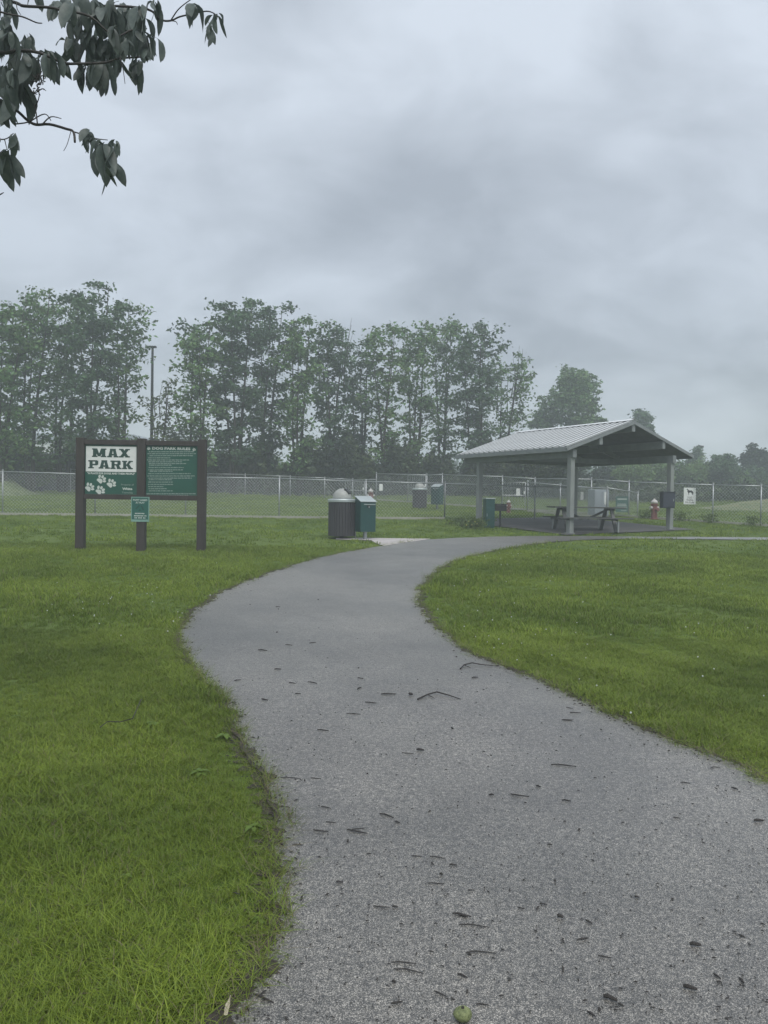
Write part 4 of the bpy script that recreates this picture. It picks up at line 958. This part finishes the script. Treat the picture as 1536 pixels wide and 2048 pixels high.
def near_tree():
    Yd = 4.3
    z = 1 / 3.339
    tx = -3.3; root = empty('overhanging_tree', (tx, Yd + .3, gz(Yd + .3)), 0, 'large leaved branches hanging into view from a tree beside the path', 'tree')
    O = Vector(root.location)
    def Pz(x, y, dy=0): return at(x * z, y * z, Yd + dy) - O
    MB().tube([(0, 0, -.2), (.03, 0, 1.2), (-.02, .03, 2.6), (.05, 0, 3.8), (.1, 0, 5.4)], [.19, .15, .13, .10, .06], 14).build('trunk', M['bark'], root, smooth=True)
    branches = [
     ([(-900, 500), (-400, 520), (-60, 640), (100, 730), (180, 800), (240, 832), (330, 830), (440, 860), (490, 880), (500, 950)], 5.5, 3.2),
     ([(100, 828), (190, 815), (270, 770), (310, 765), (340, 805)], 2.2, 1.2), ([(285, 828), (340, 780), (410, 792)], 2.2, 1.0), ([(250, 828), (235, 720), (200, 640)], 2.2, 1.2), ([(235, 720), (262, 640), (250, 560)], 1.8, 1.0),
     ([(475, 870), (450, 960), (425, 1008)], 1.2, .8), ([(490, 880), (560, 900), (640, 925), (720, 935)], 2.2, 1.2),
     ([(-900, 200), (-300, 260), (0, 350), (120, 338), (260, 352), (420, 418), (520, 425), (700, 418), (800, 390), (940, 380), (960, 362)], 6, 2),
     ([(800, 385), (820, 450), (835, 560)], 1.6, .8), ([(520, 425), (540, 470), (560, 500)], 1.6, 1), 
     ([(-700, -300), (-100, -50), (110, 20), (160, 40), (330, 50), (420, 70), (600, 110), (760, 240), (880, 200), (980, 190)], 5.5, 2),
     ([(-200, 20), (40, 90), (150, 112), (240, 150), (280, 155)], 3, 1.5), ([(420, 70), (700, 40), (980, 60), (1070, 130), (1140, 138), (1200, 112), (1290, 92), (1380, 75), (1430, 90), (1450, 110)], 4, 1.3),
     ([(1140, 138), (1185, 70), (1235, 25), (1300, -20)], 2, 1.2), ([(1140, 138), (1175, 145), (1185, 165)], 1.5, .8), ([(1380, 130), (1400, 160)], 1.2, .8),
     ([(540, 260), (545, 320), (520, 400)], 2, 1), ([(110, 20), (115, 60), (140, 100)], 1.5, .8), ([(-400, 700), (-60, 900), (30, 930), (90, 890)], 3, 1.3), ([(30, 930), (45, 990)], 1.6, 1), ([(0, 1300), (25, 1285)], 2, 1)]
    for k, (pts, r0_, r1_) in enumerate(branches):
        q = [Pz(x, y, .12 * math.sin(k * 2.1 + i * .5)) for i, (x, y) in enumerate(pts)]
        q = [Vector(v) for v in catmull([tuple(v) for v in q], 4)]
        n = len(q); s = Yd / F; MB().tube(q, [(r0_ + (r1_ - r0_) * i / (n - 1)) * s * .66 for i in range(n)], 6).build('branch', M['twig'], root, smooth=True)
    for a, b in (((.05, 0, 3.3), (-900, 500)), ((.03, .02, 3.0), (-400, 700)), ((.06, 0, 3.8), (-900, 200)), ((.08, 0, 4.3), (-700, -300))):
        e = Pz(*b); MB().tube([a, Vector(a).lerp(e, .5) + Vector((0, 0, .05)), e], [.05, .035, .016], 8).build('branch', M['bark'], root, smooth=True)
    # clusters: node x, y, number of leaves, mean length, spread (zoomed px)
    CL = [(40, -40, 8, 150, 60), (20, 110, 9, 200, 70), (70, 200, 7, 190, 60), (180, 215, 5, 110, 45), (200, 250, 5, 100, 40), (250, -60, 6, 130, 60), (400, 20, 6, 140, 60), (480, 30, 8, 190, 70), (560, -40, 9, 230, 80),
          (640, 0, 9, 220, 80), (720, 40, 9, 210, 80), (800, 60, 7, 180, 60), (880, -30, 6, 180, 60), (940, 30, 8, 170, 60), (1040, -10, 6, 160, 55), (1120, -60, 6, 140, 60), (1240, -80, 4, 110, 50), (1360, -40, 3, 100, 30),
          (1300, 20, 8, 165, 55), (1440, 80, 6, 120, 35), (1405, 165, 6, 130, 35), (450, 250, 6, 150, 60), (560, 200, 6, 140, 60), (640, 230, 9, 190, 90), (740, 240, 8, 170, 80), (840, 230, 6, 140, 60),
          (930, 200, 9, 190, 70), (1020, 225, 6, 170, 45), (920, 390, 9, 195, 60), (660, 400, 10, 230, 80), (560, 420, 6, 190, 55), (760, 380, 5, 130, 40), (340, 330, 10, 190, 70), (290, 320, 6, 150, 50), (165, 340, 9, 210, 55),
          (60, 560, 8, 260, 60), (150, 530, 6, 230, 45), (30, 420, 6, 200, 60), (95, 890, 6, 150, 45), (50, 1000, 7, 200, 60), (-30, 900, 5, 220, 40), (590, 868, 8, 165, 55), (690, 945, 10, 225, 80), (705, 1050, 9, 210, 60), (765, 930, 5, 150, 45), (650, 920, 5, 140, 60)]
    LM = near_leaf_meshes(); rr = random.Random(11); cnt = 0; ups = Vector((0, 0, 1))
    for (cx, cy, n, ln, spd) in sorted(CL, key=lambda c: c[1] < -25):
        dyy = rr.uniform(-.16, .16)
        for i in range(n):
            if cnt >= 298: break
            a = rr.random() * 6.28; u = (i + .5) / n * 2 - 1
            p = Pz(cx + u * spd * .45 + rr.gauss(0, 6), cy + rr.uniform(-8, 22) + abs(u) * 14, dyy + rr.uniform(-.08, .08))
            L = ln * z * (Yd / F) * rr.choice((.7, .9, 1.0, 1.15, 1.3)) * rr.uniform(.9, 1.05) * (1.05 - .3 * abs(u)); o = bpy.data.objects.new('leaf', LM[rr.randrange(5)]); COL.objects.link(o); o.parent = root
            o.location = p; o.scale = (L, L, L); o.rotation_euler = (rr.gauss(0, .28), -u * .34 + rr.gauss(0, .16), rr.uniform(-1.1, 1.1) + (math.pi if rr.random() < .5 else 0)); cnt += 1
    # leaves past the first three hundred, joined
    V = []; Fc = []
    def extra(x, y, k, ln):
        dyy = rr.uniform(-.1, .5)
        for i in range(k):
            me = LM[rr.randrange(5)]; u = (i + .5) / k * 2 - 1; L = ln * z * (Yd / F) * rr.uniform(.8, 1.25)
            Mx = Matrix.Translation(Pz(x + u * 35 + rr.gauss(0, 8), y + rr.uniform(-10, 25), dyy + rr.uniform(-.08, .08))) @ Matrix.Rotation(rr.uniform(-1.2, 1.2) + (math.pi if rr.random() < .5 else 0), 4, 'Z') @ Matrix.Rotation(-u * .35 + rr.gauss(0, .1), 4, 'Y') @ Matrix.Scale(L, 4)
            b = len(V); V.extend([tuple(Mx @ v.co) for v in me.vertices]); Fc.extend([tuple(q + b for q in p.vertices) for p in me.polygons])
    for a in ((380, 10), (450, -20), (520, 20), (600, 60), (680, 20), (760, -10), (840, 30), (900, 60), (500, 110), (590, 160), (680, 130), (760, 170), (850, 170), (940, 130), (480, 250), (570, 270), (660, 300), (740, 310), (820, 290), (900, 270), (980, 270),
              (20, 0), (-10, 200), (50, 260), (110, 310), (20, 520), (70, 470), (-20, 640), (60, 640), (260, 380), (360, 400), (600, 450), (700, 460), (130, 440), (-120, 100), (-200, 300), (-300, 100), (-180, 500), (-300, 600), (-420, 250), (-120, 800), (-260, 850)):
        extra(a[0], a[1], 6, rr.uniform(130, 190))
    mb = MB(); mb.add(V, Fc); o = mb.build('further_leaves', M['leafNear'], root, smooth=True); o['kind'] = 'stuff'
    # seed cluster
    mb = MB()
    for i in range(46):
        t = rr.random(); p = Pz(215 + rr.uniform(0, 80) * (1.2 - t * .6), 500 + t * 140, rr.uniform(-.04, .04)); q = p + Vector((rr.uniform(-.03, .03), rr.uniform(-.02, .02), rr.uniform(-.012, .03)))
        mb.tube([p, p.lerp(q, .5) + Vector((0, 0, .003)), q], [.0015, .004, .001], 4)
    mb.build('seed_cluster', M['twig'], root)
    # the part of the crown outside the frame
    n = 5200; C = np.stack([RNG.normal(-.15, .75, n), RNG.normal(.2, .9, n), RNG.normal(4.6, .7, n)], 1)
    ok = (C[:, 0] < -1.0 + 1.4 - (C[:, 2] - 4) * .0) & (C[:, 2] > 3.2)
    wx = C[:, 0] + O.x; wy = C[:, 1] + O.y; ok &= (wx / np.maximum(wy, .3) < -.62)
    C = C[ok]; o = foliage('foliage', C, .17, M['leafNear'], root, 1.3, .4); o['kind'] = 'stuff'
near_tree()

# ------------------------------------------------------------------ twigs and litter on the path
def place(name, mb, px, py, m, label, cat, group, lift=.016):
    g = G(px, py); o = mb.build(name, m, smooth=False); o.location = (g.x, g.y, g.z + lift); tag(o, label, cat, group); return o
def z3(x, y): return 500 + x * .6745, 1400 + y * .6745
def z7(x, y): return 450 + x * .4557, 1200 + y * .4557
TW = [('s', z3, a) for a in ((120,240,60,3,0),(195,241,30,2,0),(505,157,22,2,2),(468,165,35,2,0),(930,203,75,6,1),(800,292,55,8,1),(938,308,28,3,1),(1290,254,28,3,0),(1508,369,28,0,2),(405,353,42,12,1),(437,372,16,6,1),
      (210,398,45,5,1),(318,400,60,12,1),(322,391,40,-4,0),(240,372,30,3,0),(225,328,30,5,0),(140,439,30,2,0),(112,489,28,2,1),(555,477,45,6,0),(495,473,28,2,0),(602,500,22,2,1),(1265,359,20,2,0),(552,555,50,3,0),(265,552,20,1,1),
      (390,624,50,5,0),(430,626,18,2,1),(628,650,55,10,1),(665,682,90,8,0),(988,721,30,-4,1),(1052,774,40,8,0),(1320,740,34,4,2),(1305,870,42,10,2),(1068,902,42,14,2),(1100,920,18,8,1),(455,793,75,4,0),(475,818,80,14,0),
      (630,833,30,12,1),(565,885,38,18,0),(40,900,60,26,1),(435,912,34,-6,1),(690,918,40,4,0),(685,763,90,2,0),(1460,714,18,8,1),(805,629,20,4,0),(870,617,24,3,0),(1147,596,14,2,1),(1005,670,18,10,1),(920,657,18,4,2),
      (655,575,20,0,0),(1380,208,28,0,0),(300,47,28,0,0),(945,66,30,0,0),(965,45,30,0,1))]
TW += [('s', z7, a) for a in ((718,423,65,0,1),(640,460,50,4,0),(575,510,38,2,0),(383,372,42,6,0),(165,229,40,4,1),(280,205,32,2,0),(232,36,22,0,0),(175,448,28,5,1),(430,583,50,5,1),(232,313,30,0,1),(590,398,16,-8,1),
      (815,427,18,0,2),(1097,350,26,-3,1),(595,352,25,5,0),(55,361,30,-4,0),(295,374,30,3,0),(320,421,25,0,0),(1500,537,45,2,1),(1512,483,30,5,0),(385,195,30,-3,0))]
def twigs():
    rr = random.Random(5); rank = sorted(TW, key=lambda t: t[1](t[2][0], t[2][1])[1])
    used = {}
    for _, zf, (x, y, dx, dy, th) in rank:
        ax, ay = zf(x - dx / 2, y - dy / 2); bx, by = zf(x + dx / 2, y + dy / 2); a, b = G(ax, ay), G(bx, by); c = (a + b) / 2; L = (b - a).length
        rad = (.0022, .0034, .0065)[th] * (1 + (c.y > 6) * .5); mid = (b - a) * .05; side = Vector((-(b - a).y, (b - a).x, 0)).normalized() * L * rr.uniform(-.09, .09)
        zu = Vector((0, 0, rad))
        pts = [a - c + zu, (a - c) * .4 + side + zu * 1.6, (b - c) * .3 + side * .6 + zu * 1.3, b - c + zu]
        mb = MB().tube(pts, [rad * .8, rad * 1.15, rad, rad * .6], 6)
        if th < 2 and L > .12: mb.tube([pts[1], pts[1] + Vector((rr.uniform(-.03, .03), rr.uniform(-.04, .04), .004))], [rad * .7, rad * .3], 5)
        o = mb.build('bark_chip' if th == 2 else 'twig', M['twig']); o.location = (c.x, c.y, c.z + .0155)
        px, py = zf(x, y); kind = ('thin twig', 'dark stick', 'thick bark piece')[th]; ln = 'long ' if L > .3 else ('short ' if L < .12 else '')
        across = 'by the left path edge' if px < 640 else ('left of the path centre' if px < 800 else ('in the middle of the path' if px < 1050 else ('right of the path centre' if px < 1250 else 'towards the right path edge')))
        along = ('far up at the bend' if py < 1330 else 'near the bent twigs' if py < 1440 else 'below the bent twigs' if py < 1560 else 'halfway down' if py < 1700 else 'in the lower path' if py < 1860 else 'close to the green husk')
        lab = f'{ln}{kind} {across}, {along}'; n_ = used.get(lab, 0); used[lab] = n_ + 1
        slope_ = 'tilting' if abs(dy) > 6 else 'level'
        if n_ == 1: lab = f'{slope_} {lab}'
        elif n_ == 2: lab = f'curved {lab}'.replace('thin ', '')
        elif n_ >= 3: lab = f'straight {lab}' if n_ == 3 else f'faint {lab}'
        tag(o, lab, 'twig', 'twigs fallen on the path')
    for pts, lab in (([(1032, 312), (1050, 298), (1085, 291), (1120, 296), (1200, 300)], 'longest crooked twig at the right grass edge of the path'), ([(845, 447), (890, 430), (930, 421), (980, 433), (1033, 446)], 'thin twig bent like a chevron in the middle of the path')):
        w = [G(*z7(x, y)) for x, y in pts]; c = w[2]
        mb = MB().tube([p - c + Vector((0, 0, .006 + .012 * math.sin(i * .8))) for i, p in enumerate(w)], [.007, .006, .006, .005, .003], 6)
        mb.tube([w[1] - c + Vector((0, 0, .012)), w[1] - c + Vector((.05, -.09, .006))], [.004, .002], 5)
        o = mb.build('twig', M['twig']); o.location = c + Vector((0, 0, .0155)); tag(o, lab, 'twig', 'twigs fallen on the path')
    # green husk, pale leaf
    g = G(925, 2050); r = .028; mb = MB(); mb.ball((0, 0, r * .8), r, 20, 14, (1.15, 1, .82)); V = [Vector(v) for v in mb.v]
    mb.v = [tuple(v + Vector((math.sin(v.z * 190) * .0012, math.sin(v.x * 170) * .0015, math.sin(v.x * 140 + v.y * 160) * .0018))) for v in V]
    root = empty('walnut_husk', (g.x, g.y, g.z + .015), .3, 'round green walnut husk lying on the path at the bottom', 'walnut')
    mb.build('husk', mat('green_husk', (.22, .25, .11), .7, vscale=60, col2=(.08, .10, .04), bump=.4, bscale=200), root, smooth=True)
    MB().lathe([(.006, r * 1.55), (.004, r * 1.72), (.001, r * 1.74)], 8).build('stem_scar', M['twig'], root)
    g = G(452, 2038); mb = MB(); mb.add([(-.006, -.01, .005), (.006, -.008, .006), (.01, .02, .025), (.004, .05, .032), (-.008, .02, .022)], [(0, 1, 2, 3, 4)]); mb.tube([(0, -.01, .005), (.001, .02, .024), (.004, .055, .034)], .0012, 5)
    o = mb.build('dry_leaf', mat('pale_dry_leaf', (.42, .38, .28), .8)); o.location = g + Vector((0, 0, .012)); tag(o, 'pale dry leaf sliver at the bottom grass edge of the path', 'leaf')
    # tiny crumbs
    n = 2200; X = RNG.uniform(300, 1700, n); Yp = RNG.uniform(1120, 2090, n) ** 1.0; mb = MB()
    for a, b in zip(X, Yp):
        g = G(a, b)
        if not inside(path_poly, np.array([g.x]), np.array([g.y]))[0]: continue
        s = rr.uniform(.001, .0028) * (1 + (rr.random() < .06) * 1.2); t = rr.random() * 3.14; e = Vector((math.cos(t), math.sin(t), 0)) * s * rr.uniform(1, 4)
        p = g + Vector((0, 0, .016 + s * .6)); mb.tube([p - e, p + Vector((0, 0, s * .4)), p + e], [s * .5, s, s * .4], 5)
    for ln in (wl, wr):
        for (a, b), (c, d) in zip(ln[:-1], ln[1:]):
            L = math.hypot(c - a, d - b)
            if max(b, d) > 15 or min(b, d) < 2: continue
            for k in range(int(L * (110 if b < 8 else 45)) + 1):
                t = rr.random(); x = a + (c - a) * t + rr.gauss(0, .07); y = b + (d - b) * t + rr.gauss(0, .07)
                if abs(x) > y * .6: continue
                s = rr.uniform(.001, .004); q = rr.random() * 3.14; e = Vector((math.cos(q), math.sin(q), 0)) * s * rr.uniform(1, 5); p = Vector((x, y, gz(y) + .015 + s * .5))
                mb.tube([p - e, p + Vector((0, 0, s * .6)), p + e], [s * .6, s, s * .3], 4)
    o = mb.build('path_litter', M['twig']); tag(o, 'crumbs of bark and soil scattered over the path', kind='stuff')
twigs()

# ------------------------------------------------------------------ grass
def tuft(name, nb, hmin, hmax, w, spread, lean, seed, dry=.06):
    r_ = random.Random(seed); V = []; Q = []; T = []
    for b in range(nb):
        a = r_.random() * 6.28; rr = spread * math.sqrt(r_.random()); x, y = rr * math.cos(a), rr * math.sin(a); h = r_.uniform(hmin, hmax); ww = w * r_.uniform(.7, 1.3)
        d = r_.random() * 6.28; ln = lean * r_.uniform(.2, 1.4) * h; fx, fy = math.cos(d), math.sin(d); sx, sy = -fy, fx; tt = r_.random()
        tint = 1.0 if r_.random() < dry else tt * .88
        b0 = len(V)
        for i, (t, wf) in enumerate(((0, 1), (.4, .9), (.75, .6), (1, .08))):
            o_ = ln * t * t; z = h * (t - .25 * lean * t * t)
            for s in (-1, 1): V.append((x + fx * o_ + sx * ww * wf * s / 2, y + fy * o_ + sy * ww * wf * s / 2, z - .01)); T.append(tint)
        Q += [(b0 + 2 * i, b0 + 2 * i + 1, b0 + 2 * i + 3, b0 + 2 * i + 2) for i in range(3)]
    me = np_mesh(name, V, Q, M['blade'], False); at_ = me.attributes.new('tint', 'FLOAT', 'POINT'); at_.data.foreach_set('value', T)
    return me
def gn_scatter(name, pts, rotz, scl, meshes, label, tilt=None):
    col = bpy.data.collections.new(name + '_kinds')
    for i, me in enumerate(meshes): o = bpy.data.objects.new(f'{name}_{i}', me); col.objects.link(o)
    me = bpy.data.meshes.new(name); me.vertices.add(len(pts)); me.vertices.foreach_set('co', np.asarray(pts, np.float32).ravel())
    R = np.zeros((len(pts), 3), np.float32); R[:, 2] = rotz
    if tilt is not None: R[:, 0] = tilt[:, 0]; R[:, 1] = tilt[:, 1]
    a = me.attributes.new('rot', 'FLOAT_VECTOR', 'POINT'); a.data.foreach_set('vector', R.ravel())
    a = me.attributes.new('scl', 'FLOAT', 'POINT'); a.data.foreach_set('value', np.asarray(scl, np.float32))
    ob = link(name, me); ng = bpy.data.node_groups.new(name + '_scatter', 'GeometryNodeTree')
    ng.interface.new_socket('Geometry', in_out='INPUT', socket_type='NodeSocketGeometry'); ng.interface.new_socket('Geometry', in_out='OUTPUT', socket_type='NodeSocketGeometry')
    N = ng.nodes; L = ng.links; gi = N.new('NodeGroupInput'); go = N.new('NodeGroupOutput'); ip = N.new('GeometryNodeInstanceOnPoints')
    ci = N.new('GeometryNodeCollectionInfo'); ci.inputs['Collection'].default_value = col; ci.inputs['Separate Children'].default_value = True; ci.inputs['Reset Children'].default_value = True
    ri = N.new('FunctionNodeRandomValue'); ri.data_type = 'INT'; ri.inputs[4].default_value = 0; ri.inputs[5].default_value = len(meshes) - 1
    na = N.new('GeometryNodeInputNamedAttribute'); na.data_type = 'FLOAT_VECTOR'; na.inputs[0].default_value = 'rot'
    ns = N.new('GeometryNodeInputNamedAttribute'); ns.data_type = 'FLOAT'; ns.inputs[0].default_value = 'scl'
    L.new(gi.outputs[0], ip.inputs['Points']); L.new(ci.outputs[0], ip.inputs['Instance']); ip.inputs['Pick Instance'].default_value = True
    L.new(ri.outputs[2], ip.inputs['Instance Index']); L.new(na.outputs[0], ip.inputs['Rotation']); L.new(ns.outputs[0], ip.inputs['Scale']); L.new(ip.outputs[0], go.inputs[0])
    md = ob.modifiers.new('scatter', 'NODES'); md.node_group = ng
    return tag(ob, label, kind='stuff')
def scatter_pts(y0, y1, dens):
    area = 0; n = int(dens * (y1 - y0) * (y1 + y0) * .68 * 1.12)
    t = RNG.random(n); Y = np.sqrt(y0 * y0 + t * (y1 * y1 - y0 * y0)); X = RNG.uniform(-.68, .68, n) * Y * 1.0 + RNG.normal(0, .15, n)
    ok = ~inside(path_poly, X, Y) & ~inside(slab_poly, X, Y) & ~inside(np.array(pad_poly), X, Y)
    return X[ok], Y[ok]
def grass():
    near = [tuft('blades', 32, .03, .088, .0028, .055, 1.05, s) for s in range(6)]
    mid = [tuft('blades', 26, .045, .085, .006, .085, .6, 20 + s) for s in range(4)]
    far = [tuft('blades', 22, .04, .07, .014, .17, .5, 40 + s, .03) for s in range(4)]
    edge = [tuft('blades', 22, .04, .13, .0030, .05, 1.7, 60 + s, .35) for s in range(5)]
    def hf(X, Y): return .85 + .28 * np.sin(X * 1.9 + np.sin(Y * 1.3)) * np.sin(Y * 1.6 + 1) + .14 * np.sin(X * 6.1 + Y * 4.7)
    for nm, y0, y1, dn, ms, lab in (('lawn_grass', 2.1, 8.5, 850, near, 'green lawn grass near the path'), ('lawn_grass', 8.5, 17, 190, mid, 'green lawn grass around the sign'), ('lawn_grass', 17, 56, 24, far, 'green lawn grass towards the fences')):
        X, Y = scatter_pts(y0, y1, dn); D = dist_lines([wl, wr], X, Y) if y1 < 30 else np.full(len(X), 9.)
        keep = (D > .10) | (RNG.random(len(X)) < .35); X, Y = X[keep], Y[keep]
        Z = SLOPE * np.clip(Y, 0, 60); sc = np.clip(hf(X, Y), .45, 1.3) * RNG.uniform(.8, 1.2, len(X))
        gn_scatter(nm, np.stack([X, Y, Z], 1), RNG.uniform(0, 6.28, len(X)), sc, ms, lab, RNG.normal(0, .15, (len(X), 2)))
        print('grass', nm, len(X))
    # longer straggly edge grass that leans over the asphalt
    P = []; 
    for ln in (wl, wr):
        for (a, b), (c, d) in zip(ln[:-1], ln[1:]):
            L = math.hypot(c - a, d - b)
            if max(b, d) > 19 or min(b, d) < 1.8: continue
            dn = 60 if b < 9 else 26
            for k in range(int(L * dn) + 1): t = random.random(); P.append((a + (c - a) * t + random.gauss(0, .035), b + (d - b) * t + random.gauss(0, .035)))
    P = np.array(P); ok = np.abs(P[:, 0]) < P[:, 1] * .62; P = P[ok]
    gn_scatter('edge_grass', np.stack([P[:, 0], P[:, 1], SLOPE * P[:, 1]], 1), RNG.uniform(0, 6.28, len(P)), RNG.uniform(.35, .95, len(P)), edge, 'straggly longer grass along the path edges', RNG.normal(0, .35, (len(P), 2)))
    # clover flowers
    mb = MB(); n = 130; k = 0
    for i in range(n):
        px = random.choice((random.gauss(250, 140), random.gauss(1000, 70), random.uniform(900, 1530))); py = random.gauss(1215, 30) if px < 420 else (random.gauss(1118, 6) if px < 1150 and random.random() < .3 else random.uniform(1130, 1450))
        g = G(px, py)
        if inside(path_poly, np.array([g.x]), np.array([g.y]))[0]: continue
        mb.ball((g.x, g.y, g.z + random.uniform(.06, .10)), random.uniform(.005, .008), 6, 4)
    o = mb.build('clover_flowers', M['print']); tag(o, 'tiny white clover flowers dotted through the lawn', kind='stuff')
    # broad-leaved weeds near the left edge
    def broad(px, py, s, lab):
        g = G(px, py); r = empty('broadleaf_weed', g, random.random() * 6, lab, 'weed', 'broad-leaved weeds in the lawn'); base = None
        for i in range(6):
            if base is None:
                mb = MB(); V = []; Fc = []; n = 5
                for j in range(n + 1):
                    t = j / n; w = .34 * math.sin(math.pi * min(1, t * .95 + .05)) ** .8; z = .35 + .5 * t - .75 * t * t
                    for q in (-1, 0, 1): V.append((t, q * w, z + abs(q) * .08))
                for j in range(n):
                    for q in (0, 1): a = j * 3 + q; Fc.append((a, a + 3, a + 4, a + 1))
                base = MB().add(V, Fc).build('leaf', M['weed'], r, smooth=True); o = base
            else: o = base.copy(); COL.objects.link(o); o.parent = r
            q = s * .72 * random.uniform(.6, 1.15); o.scale = (q, q * .8, q); o.rotation_euler = (0, 0, i * 1.05 + random.uniform(-.2, .2)); o.location = (0, 0, .01)
    for a in ((450, 1480, .09, 'broad-leaved weed at the left path edge beside the dead grass'), (400, 1555, .09, 'broad-leaved weed in the lawn below the edge weed'), (305, 1455, .08, 'pale broad-leaved weed in the lawn left of the curved stem'), (505, 1665, .07, 'low broad-leaved weed close to the left path edge'),
              (400, 1925, .06, 'small broad-leaved weed low in the left lawn'), (520, 1850, .055, 'grey green weed leaf overlapping the path edge low down'), (30, 1440, .07, 'broad-leaved weed at the outer edge of the left lawn'), (250, 1760, .05, 'little broad-leaved weed in the dark left lawn')): broad(*a)
    w = [G(*p) for p in ((200, 1478), (215, 1472), (240, 1479), (265, 1478), (282, 1442))]; c = w[2]
    o = MB().tube([p - c + Vector((0, 0, .08 + .02 * i)) for i, p in enumerate(w)], .0035, 5).build('bent_stem', M['twig']); o.location = c; tag(o, 'dark bent stem lying over the grass of the left lawn', 'stem')
grass()
